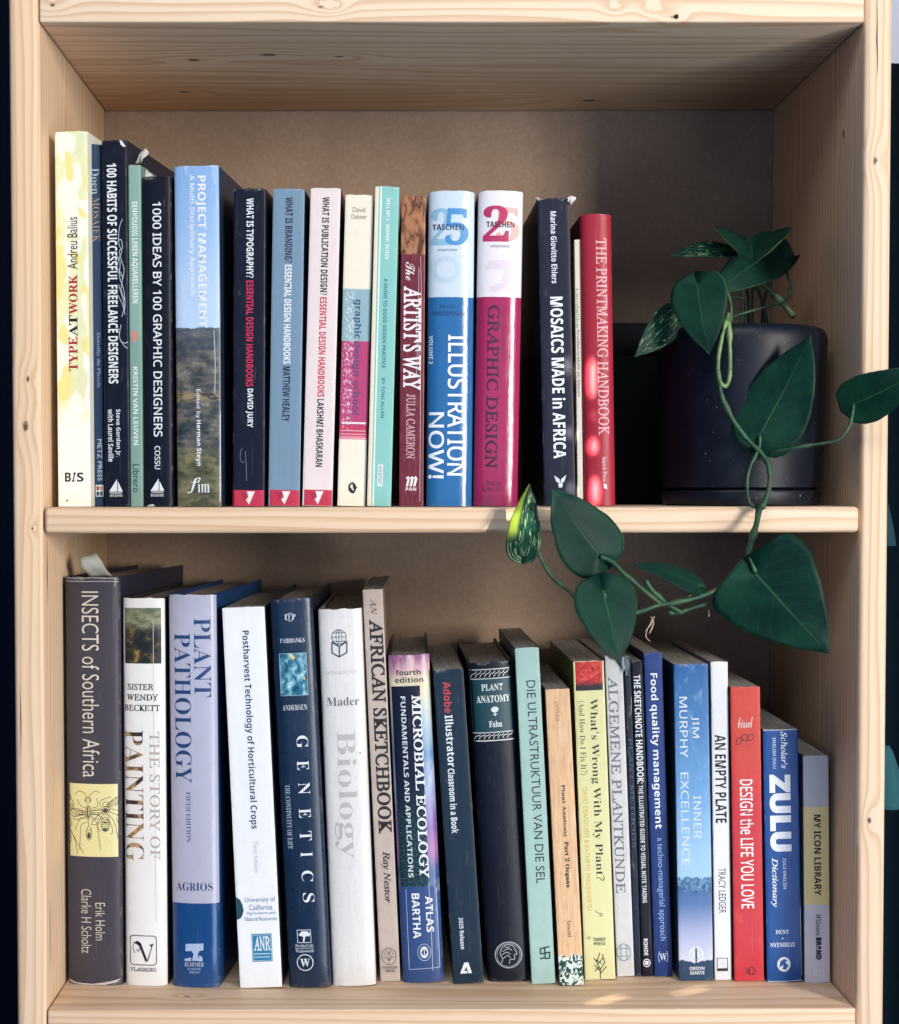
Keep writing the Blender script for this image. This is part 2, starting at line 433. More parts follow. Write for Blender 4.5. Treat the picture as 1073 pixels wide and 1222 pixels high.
def panel_mat(kind):
    a = NT('picture_' + kind); UV, u, v = a.uv()
    if kind == 'portrait':       # plain stand-in for a painting: a dim brushed landscape in olive, ochre and near black
        g = a.noise(a.scale(UV, (1, 1.6, 1), (4.2, 1.1, 0)), 2.6, 5, .62, .8)
        h = a.noise(a.scale(UV, (1, 3, 1), (1.2, 7.1, 0)), 3.4, 4, .6, .4)
        sky = a.mix(a.step(h, .35, .65), lin('5C6450'), lin('8A8A6C'))
        land = a.ramp(g, [(.3, lin('12161A')), (.47, lin('1E2626')), (.58, lin('3A3628')), (.68, lin('8A6C42'))])
        c = a.mix(a.step(a.math('MULTIPLY_ADD', g, .35, v), .42, .62), sky, land)
    elif kind == 'cloudpic':
        g = a.noise(UV, 4.2, 4, .55, .5)
        c = a.ramp(g, [(.3, lin('0E3A52')), (.45, lin('2C6E88')), (.58, lin('7CAEBC')), (.7, lin('C8DCD6'))])
        c = a.mix(a.step(a.noise(a.scale(UV, (1, 1, 1), (5, 2, 0)), 3, 2), .66, .76), c, lin('E0C070'))
    elif kind == 'redleaf':
        g = a.noise(UV, 5, 5, .65, 1.2)
        c = a.ramp(g, [(.3, lin('5A1A20')), (.45, lin('B4302E')), (.6, lin('DC5048')), (.75, lin('D88878'))])
        vv = a.math('MULTIPLY_ADD', g, .7, v)
        c = a.mix(a.step(vv, 1.0, 1.2), c, lin('2E2A34'))
    elif kind == 'panel':
        g = a.noise(a.scale(UV, (2, 14, 1)), 8, 4, .8)
        teal = a.mix(a.step(g, .5, .68), lin('0C2630'), lin('5E8E92'))
        c = a.mix(a.math('MULTIPLY', a.step(v, .42, .8), .9), lin('121A2E'), teal)
    elif kind == 'foil':
        g = a.noise(a.obj(), 60, 3, .6, .8)
        c = a.ramp(g, [(.35, lin('2A2422')), (.47, lin('6A5038')), (.55, lin('B89468')), (.63, lin('54463A')), (.72, lin('C8B89A'))])
        return a.out(c, .4)
    return finish(a, c, u, v, UV, .3, .38, .04)
_pm = {}
def get_mat(m):
    if m.startswith('@'):
        if m not in _pm: _pm[m] = panel_mat(m[1:])
        return _pm[m]
    return plain(m)

# ------------------------------------------------------------------ lettering
def remap(s, U, L, D=None):
    o = ''
    for ch in s:
        if 'A' <= ch <= 'Z': o += chr(U + ord(ch) - 65)
        elif 'a' <= ch <= 'z':
            k = L + ord(ch) - 97
            o += '\u210e' if k == 0x1d455 else chr(k)
        elif ch.isdigit() and D: o += chr(D + ord(ch) - 48)
        else: o += ch
    return o
FONT = {'s': (None, 0), 'sBl': ((0x1d5a0, 0x1d5ba, 0x1d7e2), .010), 'sB': ((0x1d5d4, 0x1d5ee, 0x1d7ec), .004), 'sn': ((0x1d5a0, 0x1d5ba, 0x1d7e2), 0), 'slc': (None, -.006), 'sl': (None, -.010), 'sb': ((0x1d5d4, 0x1d5ee, 0x1d7ec), 0),
        'sbB': ((0x1d5d4, 0x1d5ee, 0x1d7ec), .03), 'S': ((0x1d400, 0x1d41a, 0x1d7ce), -.005), 'F': ((0x1d400, 0x1d41a, 0x1d7ce), .004),
        'R': ((0x1d434, 0x1d44e, None), .006), 'I': ((0x1d434, 0x1d44e, None), .004), 'H': ((0x1d4d0, 0x1d4ea, None), .0)}
pending = []
try:      # Blender's own bundled symbol font, asked for by name so that its letters are found at once
    import os
    MATH_FONT = bpy.data.fonts.load(os.path.join(bpy.utils.resource_path('LOCAL'), 'datafiles', 'fonts', 'NotoSansMath-Regular.woff2'))
except Exception:
    MATH_FONT = None
def queue_text(s, f, kw):
    tab, off = FONT[f]
    cu = bpy.data.curves.new('lettering', 'FONT')
    cu.body = remap(s, *tab) if tab else s
    cu.offset = off + kw.get('bold', 0)
    cu.resolution_u = 3
    if tab and MATH_FONT: cu.font = MATH_FONT
    o = bpy.data.objects.new('lettering', cu); col.objects.link(o)
    return o

class Spine:
    """local frame: x across, y into the shelf, z up; u 0..1 left to right, v 0..1 top to bottom"""
    def __init__(s, w, h, D, n): s.w, s.h, s.D, s.n = w, h, D, n
    def y(s, x):
        q = min(1, abs(2 * x / s.w))
        return s.D * (1 - (1 - q ** s.n) ** (1 / s.n))
    def at(s, u, v, lift):
        x = (u - .5) * s.w
        x = max(-s.w * .5, min(s.w * .5, x))
        return (x, s.y(x) - lift, (1 - v) * s.h)

def flat_to_spine(name, sp, polys, mat, parent, lift, cuts):
    """polys in (u, v); triangulated, cut so they follow a rounded spine"""
    bm = bmesh.new()
    for pl in polys:
        vs = [bm.verts.new((u * sp.w, -v * sp.h, 0)) for u, v in pl]
        try: bm.faces.new(vs)
        except ValueError: pass
    bmesh.ops.triangulate(bm, faces=list(bm.faces))
    finish_flat(name, bm, sp, mat, parent, lift, cuts)

def finish_flat(name, bm, sp, mat, parent, lift, cuts):
    if cuts:
        for k in range(1, 12):
            bmesh.ops.bisect_plane(bm, geom=list(bm.verts) + list(bm.edges) + list(bm.faces), plane_co=(sp.w * k / 12, 0, 0), plane_no=(1, 0, 0))
    for v in bm.verts: v.co = sp.at(v.co.x / sp.w, -v.co.y / sp.h, lift)
    bmesh.ops.recalc_face_normals(bm, faces=list(bm.faces))
    me = bpy.data.meshes.new(name); bm.to_mesh(me); bm.free(); me.materials.append(mat)
    o = bpy.data.objects.new(name, me); col.objects.link(o); o.parent = parent
    return o

def grid_patch(name, sp, u0, u1, v0, v1, mat, parent, lift):
    nu = 14; vs = []; fs = []; uv = []
    for j in range(2):
        for i in range(nu + 1):
            a = i / nu
            vs.append(sp.at(u0 + (u1 - u0) * a, v0 + (v1 - v0) * j, lift)); uv.append((a, j))
    for i in range(nu): fs.append((i, i + nu + 1, i + nu + 2, i + 1))
    return obj(name, vs, fs, mat, parent, True, uv)

def stroke_polys(line, wd, sp):
    """polyline (u, v) -> quads with width wd (fraction of the height)"""
    out = []; k = sp.h; pts = [(u * sp.w, v * sp.h) for u, v in line]; hw = wd * sp.h / 2
    for (x0, y0), (x1, y1) in zip(pts, pts[1:]):
        dx, dy = x1 - x0, y1 - y0; l = math.hypot(dx, dy) or 1e-6
        nx, ny = -dy / l * hw, dx / l * hw; ex, ey = dx / l * hw * .6, dy / l * hw * .6
        q = [(x0 - ex + nx, y0 - ey + ny), (x1 + ex + nx, y1 + ey + ny), (x1 + ex - nx, y1 + ey - ny), (x0 - ex - nx, y0 - ey - ny)]
        out.append([(x / sp.w, y / sp.h) for x, y in q])
    return out

def smooth_line(pts):
    if len(pts) < 3: return pts
    o = []
    for i in range(len(pts) - 1):
        p0 = pts[max(i - 1, 0)]; p1 = pts[i]; p2 = pts[i + 1]; p3 = pts[min(i + 2, len(pts) - 1)]
        for k in range(3):
            t = k / 3
            o.append(tuple(.5 * (2 * b + (c - a) * t + (2 * a - 5 * b + 4 * c - d) * t * t + (3 * b - a - 3 * c + d) * t ** 3) for a, b, c, d in zip(p0, p1, p2, p3)))
    return o + [pts[-1]]

# ------------------------------------------------------------------ books
BOOKS=[
  dict(yaw=8,dep=0.19,mat='blobs',side='E9E4D2',kind='soft',label='tall cream paperback with pale green blotches and red and black title,leftmost of upper row',x=-0.2816,y=0.022,z=0.3723,tilt=-0.12,w=0.0254,h=0.2785,items=[
   ('t','title_lettering','TYPE','F','u',0.3832,0.6529,0.5457,0.637,'B0202C',{}),
   ('t','title_lettering','AT','F','u',0.391,0.6609,0.4878,0.5445,'15161C',{}),
   ('t','title_lettering','WORK','F','u',0.3995,0.6697,0.3808,0.4855,'B0202C',{}),
   ('t','author_lettering','Andreu Balius','s','u',0.3645,0.6843,0.2272,0.3653,'1A1B22',{}),
   ('t','publisher_lettering','B','sb','h',0.2274,0.4105,0.9087,0.9332,'15161C',{}),
   ('t','publisher_lettering','I','sb','h',0.435,0.5692,0.9087,0.9332,'15161C',{'sh': 0.35}),
   ('t','publisher_lettering','S','sb','h',0.5937,0.8012,0.9087,0.9332,'15161C',{}),
   ('c','ink_spot','6A5A48',0.2846,0.9837,0.0292,0.0027,0.0),
  ]),
  dict(yaw=8,dep=0.19,stops=[(0,'2C4562'),(0.55,'243C5A')],side='1E3048',kind='soft',label='thin steel blue paperback with grey and brown serif title beside the cream paperback',x=-0.2646,y=0.03,z=0.3723,tilt=-0.2,w=0.0082,h=0.271,items=[
   ('t','title_lettering','Doen','S','d',0.1184,0.8491,0.0668,0.1382,'9DAFB4',{}),
   ('t','title_lettering','MOSAIEK','S','d',0.1586,0.8894,0.1475,0.2696,'9A8577',{}),
   ('t','author_lettering','Dorothy du Plessis','S','d',0.3711,0.8327,0.5184,0.6705,'7E9AB4',{}),
   ('t','publisher_lettering','METZ PRESS','s','d',0.4293,0.8908,0.8134,0.9286,'B9C4CC',{}),
   ('b','publisher_logo','D8DAD8',0.2075,0.9767,0.9401,0.9724,0.1),
   ('b','publisher_logo','8A4A32',0.2868,0.5637,0.9435,0.9551,0.2),
   ('b','publisher_logo','C08A50',0.6406,0.9022,0.9435,0.9551,0.2),
   ('b','publisher_logo','243C5A',0.2816,0.5585,0.9585,0.97,0.2),
   ('b','publisher_logo','243C5A',0.6354,0.897,0.9585,0.97,0.2),
  ]),
  dict(yaw=9,dep=0.2,stops=[(0,'0E1629')],side='101A2C',kind='hard',worn=1,label='tall navy hardback with white condensed capitals and a torn white upper corner',x=-0.2499,y=0.024,z=0.3723,tilt=-0.15,w=0.0194,h=0.2728,items=[
   ('t','title_lettering','100 HABITS OF SUCCESSFUL FREELANCE DESIGNERS','sB','d',0.2044,0.6059,0.0638,0.6629,'EEF1F2',{}),
   ('s','scribble_drawing','C9D3DC',0.00159,[[(0.8319,0.2164),(0.7013,0.2392),(0.6643,0.2802),(0.7897,0.303),(0.6587,0.3257),(0.5911,0.3531),(0.7816,0.3713)],[(0.6328,0.2756),(0.7615,0.2711),(0.8228,0.2938),(0.6935,0.303),(0.7865,0.3303),(0.8801,0.3531),(0.8126,0.3804)],[(0.5639,0.3144),(0.7223,0.3303),(0.6852,0.3713),(0.8421,0.4032),(0.9027,0.4351)],[(0.5917,0.3485),(0.8137,0.3713),(0.745,0.4077),(0.9022,0.4396),(0.8668,0.467)],[(0.6503,0.3941),(0.7756,0.4214),(0.8684,0.4533),(0.7685,0.4806)],[(0.6147,0.4214),(0.8045,0.4487),(0.8979,0.4761)],[(0.7335,0.5034),(0.665,0.5353),(0.8238,0.5581),(0.9843,0.5672)],[(0.6355,0.5125),(0.6962,0.5444),(0.8889,0.5535),(1.0187,0.549)]]),
   ('t','author_lettering','Steve Gordon Jr.','sb','d',0.453,0.681,0.7335,0.8633,'E3E7EA',{}),
   ('t','author_lettering','with Laurel Saville','sb','d',0.1589,0.3869,0.7335,0.877,'E3E7EA',{}),
   ('p','publisher_logo','E8EAEA',[[(0.1861,0.959),(0.5181,0.9239),(0.5136,0.959)],[(0.55,0.9308),(0.7428,0.959),(0.5463,0.959)],[(0.1858,0.9613),(0.7425,0.9613),(0.6767,0.9636),(0.251,0.9636)]]),
   ('t','publisher_lettering','ROCKPORT','F','h',0.2173,0.7414,0.9665,0.9733,'DADDE0',{}),
   ('p','torn_patch','E6E6E2',[[(0.7458,0.0023),(0.825,0.0034),(0.982,0.0194),(0.8865,0.0205),(0.7762,0.0137)]]),
  ]),
  dict(yaw=8.5,dep=0.17,stops=[(0,'8FB5A3'),(0.5,'87AB9A')],side='6E8F80',kind='soft',label='slim sage green paperback between the two navy hardbacks',x=-0.2353,y=0.024,z=0.3723,tilt=-0.07,w=0.0097,h=0.2542,items=[
   ('t','title_lettering','EENVOUDIG LEREN AQUARELLEREN','sB','d',0.1973,0.7689,0.1076,0.4034,'EDF2EC',{}),
   ('p','printed_motif','D98F78',[[(0.2136,0.4817),(0.6638,0.4866),(0.7256,0.5012),(0.5287,0.5183),(0.2714,0.5134),(0.1782,0.4963)]]),
   ('t','author_lettering','KRISTIN VAN LEUVEN','sb','d',0.2965,0.6888,0.5892,0.8191,'EDF2EC',{}),
   ('t','publisher_lettering','Librero','s','d',0.2182,0.7817,0.8753,0.9584,'22403E',{}),
  ]),
  dict(yaw=8,dep=0.2,stops=[(0,'0B1224')],side='0F1829',kind='hard',rnd=0.003,label='navy hardback with thin white capitals and torn top,left of sky blue book',x=-0.219,y=0.022,z=0.3723,tilt=0.0,w=0.022,h=0.2452,items=[
   ('t','title_lettering','1000 IDEAS BY 100 GRAPHIC DESIGNERS','sBl','d',0.3662,0.6779,0.0759,0.7873,'EDEFF0',{}),
   ('t','author_lettering','COSSU','sBl','d',0.3955,0.5951,0.8152,0.8861,'E4E8EA',{}),
   ('p','publisher_logo','E8EAEA',[[(0.2461,0.9519),(0.5341,0.9139),(0.5316,0.9519)],[(0.5621,0.9215),(0.7315,0.9519),(0.5602,0.9519)],[(0.246,0.9544),(0.7314,0.9544),(0.6741,0.957),(0.3029,0.957)]]),
   ('t','publisher_lettering','ROCKPORT','F','h',0.2452,0.7164,0.9608,0.9696,'DADDE0',{}),
   ('p','worn_patch','CFCFCB',[[(0.1146,0.9962),(0.3434,0.9924),(0.4001,0.9987),(0.1714,1.0)]]),
  ]),
  dict(yaw=6.5,dep=0.2,mat='landscape',side='1B2A40',kind='soft',rnd=0.003,label='thick book with sky blue upper spine over a dark moorland photograph',x=-0.188,y=0.018,z=0.3723,tilt=-0.25,w=0.0341,h=0.2524,items=[
   ('t','title_lettering','PROJECT MANAGEMENT','sB','d',0.4918,0.7238,0.0294,0.473,'EDF2F6',{}),
   ('t','subtitle_lettering','A Multi-Disciplinary Approach','sb','d',0.3276,0.4766,0.027,0.3775,'E6EDF3',{}),
   ('t','author_lettering','Edited by','s','d',0.4438,0.5611,0.6544,0.7402,'EDF2F6',{}),
   ('t','author_lettering','Herman Steyn','sb','d',0.4365,0.5708,0.7451,0.8799,'F0F2F4',{}),
   ('t','publisher_logo','f','I','h',0.251,0.553,0.9142,0.9608,'E8EAEA',{}),
   ('t','publisher_logo','im','S','h',0.4818,0.7483,0.9216,0.9583,'E8EAEA',{}),
   ('s','crease','D5DEE2',0.00221,[[(1.0184,0.0049),(1.0116,0.25),(0.9959,0.4951),(0.9897,0.7402),(0.9749,0.9853)]]),
   ('s','crease','A9B4B8',0.00294,[[(0.8783,0.4828),(0.8954,0.5931),(0.8795,0.6667)]]),
  ]),
  dict(yaw=4.5,dep=0.18,stops=[(0,'0D162C')],side='10192B',kind='soft',label='navy paperback with white and crimson condensed title and crimson foot',x=-0.1512,y=0.02,z=0.3723,tilt=0.41,w=0.0242,h=0.2361,items=[
   ('t','title_lettering','WHAT IS TYPOGRAPHY?','sB','d',0.41,0.64,0.0315,0.2808,'ECEEF0',{}),
   ('t','title_lettering','ESSENTIAL DESIGN HANDBOOKS','sB','d',0.41,0.64,0.2887,0.622,'CC2A4C',{}),
   ('t','title_lettering','DAVID JURY','sB','d',0.41,0.64,0.6286,0.7507,'ECEEF0',{}),
   ('b','printed_band','C92E4E',0.0041,0.9942,0.9488,0.999,0.1),
   ('p','publisher_logo','F3EEEA',[[(0.4472,0.9528),(0.7037,0.9528),(0.5255,0.9948),(0.4224,0.979),(0.4991,0.9711),(0.4731,0.9606)]]),
   ('p','publisher_logo_shade','A82442',[[(0.242,0.9554),(0.4216,0.9554),(0.4733,0.9659),(0.3455,0.9816),(0.2433,0.9921),(0.3453,0.9738)]]),
   ('s','scratch','7C8798',0.00157,[[(0.3013,0.8163),(0.2503,0.8268),(0.2382,0.8478),(0.3029,0.8609),(0.367,0.8583)],[(0.4045,0.8268),(0.4319,0.8793),(0.4461,0.9186)]]),
  ]),
  dict(yaw=3.5,dep=0.18,stops=[(0,'7A99AE')],side='233246',kind='soft',label='greyish blue paperback with dark and white condensed title and crimson foot',x=-0.1248,y=0.02,z=0.3723,tilt=1.09,w=0.024,h=0.2355,items=[
   ('t','title_lettering','WHAT IS BRANDING?','sB','d',0.41,0.64,0.0263,0.2316,'1A2740',{}),
   ('t','title_lettering','ESSENTIAL DESIGN HANDBOOKS','sB','d',0.41,0.64,0.2382,0.55,'F0F3F5',{}),
   ('t','title_lettering','MATTHEW HEALEY','sB','d',0.41,0.64,0.5579,0.7316,'1A2740',{}),
   ('b','printed_band','C92E4E',0.0011,0.9907,0.9487,0.9989,0.1),
   ('p','publisher_logo','F3EEEA',[[(0.4407,0.9526),(0.7004,0.9526),(0.5252,0.9947),(0.4188,0.9789),(0.4955,0.9711),(0.4679,0.9605)]]),
   ('p','publisher_logo_shade','A82442',[[(0.2333,0.9553),(0.4151,0.9553),(0.4687,0.9658),(0.3413,0.9816),(0.239,0.9921),(0.3401,0.9737)]]),
  ]),
  dict(yaw=2,dep=0.18,stops=[(0,'EBD9D4')],side='3A3034',kind='soft',label='pale pink paperback with black and crimson condensed title and crimson foot',x=-0.0999,y=0.02,z=0.3723,tilt=1.69,w=0.0229,h=0.2362,items=[
   ('t','title_lettering','WHAT IS PUBLICATION DESIGN?','sB','d',0.41,0.64,0.0289,0.336,'1D1D2A',{}),
   ('t','title_lettering','ESSENTIAL DESIGN HANDBOOKS','sB','d',0.41,0.64,0.3425,0.6562,'CF3350',{}),
   ('t','title_lettering','LAKSHMI BHASKARAN','sB','d',0.41,0.64,0.6627,0.8766,'1D1D2A',{}),
   ('b','printed_band','C92E4E',-0.002,0.9875,0.9488,0.999,0.1),
   ('p','publisher_logo','F3EEEA',[[(0.4328,0.9528),(0.7033,0.9528),(0.5256,0.9948),(0.4131,0.979),(0.492,0.9711),(0.462,0.9606)]]),
   ('p','publisher_logo_shade','A82442',[[(0.2172,0.9554),(0.4065,0.9554),(0.4635,0.9659),(0.3327,0.9816),(0.2275,0.9921),(0.3305,0.9738)]]),
  ]),
  dict(yaw=1,dep=0.17,mat='dabner',side='D8CDB8',kind='soft',gloss=0.25,label='cream paperback with a scuffed teal and magenta block on its spine',x=-0.0744,y=0.02,z=0.3723,tilt=1.61,w=0.0214,h=0.2312,items=[
   ('t','author_lettering','David','s','h',0.2787,0.7196,0.0402,0.0563,'7A7468',{}),
   ('t','author_lettering','Dabner','s','h',0.241,0.7846,0.063,0.0777,'7A7468',{}),
   ('t','title_lettering','graphic','sb','d',0.3796,0.7012,0.3351,0.4611,'2D5274',{}),
   ('t','title_lettering','design school','sb','d',0.3899,0.6815,0.4692,0.7051,'54497A',{}),
   ('b','printed_rule','F0E2DA',-0.0779,0.9987,0.7292,0.7354,0.1),
   ('b','printed_rule','E8B8BE',-0.0706,1.0057,0.756,0.7587,0.1),
   ('b','printed_rule','E8B8BE',-0.0674,0.9796,0.7668,0.7694,0.1),
   ('b','printed_rule','E8B8BE',-0.0635,0.9833,0.7802,0.7828,0.1),
   ('c','publisher_logo','1B1B20',0.5196,0.941,0.145,0.0174,0.0059),
   ('p','publisher_logo','1B1B20',[[(0.499,0.9196),(0.7081,0.941),(0.5646,0.9464)],[(0.357,0.9303),(0.5104,0.9598),(0.6256,0.9571)]]),
  ]),
  dict(yaw=0.5,dep=0.18,mat='tealstripe',side='6FA398',kind='soft',label='slim teal paperback with cream left edge and tiny title',x=-0.0537,y=0.016,z=0.3723,tilt=1.57,w=0.0183,h=0.2367,items=[
   ('t','title_lettering','SKILL SET 2 - GRAPHIC DESIGN','sb','d',0.4854,0.6379,0.0366,0.2272,'EEF4F0',{}),
   ('t','subtitle_lettering','A GUIDE TO GOOD DESIGN PRACTICE','sb','d',0.4667,0.6193,0.2872,0.5666,'2F7089',{}),
   ('t','author_lettering','BY TONI ALLEN','sb','d',0.4782,0.6138,0.5979,0.7232,'3B7C90',{}),
   ('b','price_label','EEF0EA',0.4079,0.6283,0.8695,0.9373,0.1),
   ('t','label_lettering','ROCKPORT','sb','d',0.4418,0.5944,0.8747,0.9321,'7FA39C',{'z': 0.22}),
  ]),
  dict(yaw=0,dep=0.17,mat='artist',side='4A1A26',kind='soft',gloss=0.3,label='burgundy paperback with tall white serif title under an orange brown painted top',x=-0.0296,y=0.02,z=0.3723,tilt=0.46,w=0.0186,h=0.2305,items=[
   ('t','title_lettering','The','H','d',0.1991,0.5737,0.2124,0.2715,'EADFD8',{}),
   ('t','title_lettering',"ARTIST'S WAY",'R','d',0.1213,0.8624,0.2903,0.6237,'EFE8E2',{'bold': 0.012}),
   ('t','author_lettering','JULIA CAMERON','R','d',0.2689,0.6342,0.6371,0.8468,'CFA3A2',{'bold': 0.006}),
   ('p','publisher_logo','EFE6DF',[[(0.2721,0.9355),(0.3358,0.914),(0.2694,0.9086),(0.3676,0.9022),(0.4341,0.9086),(0.3708,0.9355)],[(0.4202,0.9355),(0.484,0.914),(0.4341,0.9086),(0.5323,0.9022),(0.5988,0.9086),(0.5188,0.9355)],[(0.5682,0.9355),(0.6321,0.914),(0.5985,0.9059),(0.6806,0.9022),(0.7472,0.9113),(0.6668,0.9355)]]),
   ('t','publisher_lettering','PAN','sb','h',0.273,0.7004,0.9387,0.9497,'EFE6DF',{}),
   ('s','crease','E4CBC4',0.00134,[[(0.8084,0.1935),(0.8535,0.3387),(0.8487,0.5),(0.848,0.7151),(0.8513,0.9839)],[(0.7432,0.2312),(0.7393,0.3925),(0.7857,0.5538)],[(0.6548,0.3925),(0.6975,0.5),(0.6706,0.5806)]]),
  ]),
  dict(yaw=0,dep=0.17,stops=[(0,'CFDDE6'),(0.333,'1C6FAE')],side='10203A',kind='hard',rnd=0.007,gloss=0.16,label='thick rounded book,pale blue above and bright blue below with white title',x=-0.0014,y=0.014,z=0.3723,tilt=0.48,w=0.0346,h=0.2331,items=[
   ('t','series_numeral','2','F','h',0.0569,0.5153,0.0556,0.172,'8DBBD3',{}),
   ('t','series_numeral','5','F','h',0.3566,0.868,0.0556,0.172,'3F8FC6',{'z': 0.2}),
   ('t','publisher_lettering','TASCHEN','sb','h',0.0922,0.7623,0.1058,0.1243,'14305A',{'z': 0.3}),
   ('t','series_lettering','sempervalent','I','h',0.2012,0.6257,0.1812,0.1931,'63808F',{}),
   ('c','printed_motif','BFD2DE',0.3813,0.2487,0.3193,0.0423,0.01587),
   ('t','author_lettering','JULIUS','s','h',0.2449,0.5837,0.3598,0.3743,'0F3560',{}),
   ('t','author_lettering','WIEDEMANN','s','h',0.1031,0.7992,0.381,0.3955,'0F3560',{}),
   ('t','volume_lettering','VOLUME 2','sb','d',0.0324,0.1167,0.4577,0.5476,'E2EBF2',{}),
   ('t','title_lettering','ILLUSTRATION','sBl','d',0.4404,0.8473,0.455,0.9021,'F2F6F8',{}),
   ('t','title_lettering','NOW!','sBl','d',0.0384,0.3749,0.7011,0.9127,'F2F6F8',{}),
  ]),
  dict(yaw=0,dep=0.17,stops=[(0,'EEE8EA'),(0.333,'B61A5C')],side='0B1120',kind='hard',rnd=0.007,gloss=0.16,label='thick rounded book,white above and glossy magenta below with dark serif title',x=0.0332,y=0.014,z=0.3723,tilt=0.96,w=0.0337,h=0.2331,items=[
   ('t','series_numeral','5','F','h',0.3976,0.9117,0.0529,0.1614,'EBB0A4',{}),
   ('t','series_numeral','2','F','h',0.1137,0.6809,0.0476,0.1614,'BE2A5E',{'z': 0.2}),
   ('t','publisher_lettering','TASCHEN','sb','h',0.1849,0.8053,0.0979,0.1164,'2A1430',{'z': 0.3}),
   ('t','series_lettering','sempervalent','I','h',0.2803,0.7086,0.1693,0.1825,'8C7E86',{}),
   ('p','printed_motif','E6D6DF',[[(0.1617,0.2487),(0.2669,0.2222),(0.7681,0.2169),(0.776,0.2698),(0.6372,0.3095),(0.3855,0.3228),(0.2391,0.3069),(0.5625,0.291),(0.5931,0.2487)]]),
   ('t','title_lettering','GRAPHIC DESIGN','R','d',0.2424,0.513,0.3624,0.881,'4A0E36',{'bold': 0.008}),
   ('t','subtitle_lettering','CONTEMPORARY','R','d',0.5647,0.6472,0.3624,0.5344,'7A1646',{}),
   ('t','author_lettering','Charlotte','I','h',0.2255,0.6108,0.918,0.9339,'6A1244',{}),
   ('t','author_lettering','& Peter Fiell','I','h',0.1888,0.6521,0.9365,0.9537,'6A1244',{}),
  ]),
  dict(yaw=0,dep=0.18,stops=[(0,'161B32')],side='0B0F1C',kind='soft',worn=1,label='leaning navy paperback with white sans title and frayed white top corner',x=0.0819,y=0.022,z=0.3723,tilt=-1.39,w=0.0241,h=0.2291,items=[
   ('t','author_lettering','Marina Giovitto Ehlers','sb','d',0.3898,0.5829,0.0434,0.2764,'E6E9EE',{}),
   ('t','title_lettering','MOSAICS MADE in AFRICA','sB','d',0.3266,0.7431,0.3198,0.8455,'F0F2F4',{}),
   ('p','publisher_logo','DDE2E6',[[(0.3242,0.8997),(0.5051,0.9133),(0.5154,0.9268),(0.3983,0.9214)],[(0.7179,0.8997),(0.5445,0.9133),(0.5285,0.9268),(0.6478,0.9214)],[(0.4497,0.9268),(0.6073,0.9268),(0.5782,0.9404),(0.4731,0.9404)]]),
   ('s','worn_edge','D9DADA',0.00244,[[(0.9738,0.0027),(1.0061,0.0352),(1.0085,0.0894),(1.0057,0.1707),(1.0105,0.2791)]]),
  ]),
  dict(yaw=0,dep=0.15,stops=[(0,'DED3BF')],side='BBAF9A',kind='soft',label='very thin cream booklet between the navy paperback and the red book',x=0.0978,y=0.026,z=0.3723,tilt=-0.91,w=0.0048,h=0.1993,items=[
   ('t','title_lettering','Landelike','s','d',0.1765,0.6444,0.1844,0.3312,'7E9A5C',{}),
   ('t','title_lettering','kruiden,krekels en kippen','s','d',0.1359,0.7261,0.3406,0.5875,'3A3A38',{}),
  ]),
  dict(yaw=0,dep=0.15,stops=[(0,'B41E36')],side='5E0E1E',kind='hard',rnd=0.007,gloss=0.36,label='rounded bright red book with pinkish serif title beside the plant pot',x=0.1121,y=0.02,z=0.3723,tilt=-1.05,w=0.0239,h=0.2169,items=[
   ('t','title_lettering','THE PRINTMAKING HANDBOOK','R','d',0.462,0.8146,0.0829,0.7571,'E2A6A8',{'bold': 0.004}),
   ('t','publisher_lettering','Search Press','S','d',0.5699,0.7144,0.8314,0.9171,'E8C8C6',{}),
   ('p','publisher_logo','F0DCD8',[[(0.5895,0.9229),(0.6943,0.9257),(0.7183,0.9429),(0.6135,0.94)]]),
  ]),
  dict(yaw=8,dep=0.19,stops=[(0,'48434C')],side='2A2838',kind='hard',rnd=0.006,worn=1,label='large charcoal hardback with a yellow band of drawn insects,leftmost on the lower shelf',x=-0.2762,y=0.0567,z=0.0,tilt=-0.03,w=0.0439,h=0.3176,items=[
   ('t','title_lettering','INSECTS of Southern Africa','slc','d',0.3327,0.6455,0.0349,0.4887,'DDD6C4',{}),
   ('b','illustrated_band','E6DC9E',0.0002,1.0225,0.5051,0.6838,0.1),
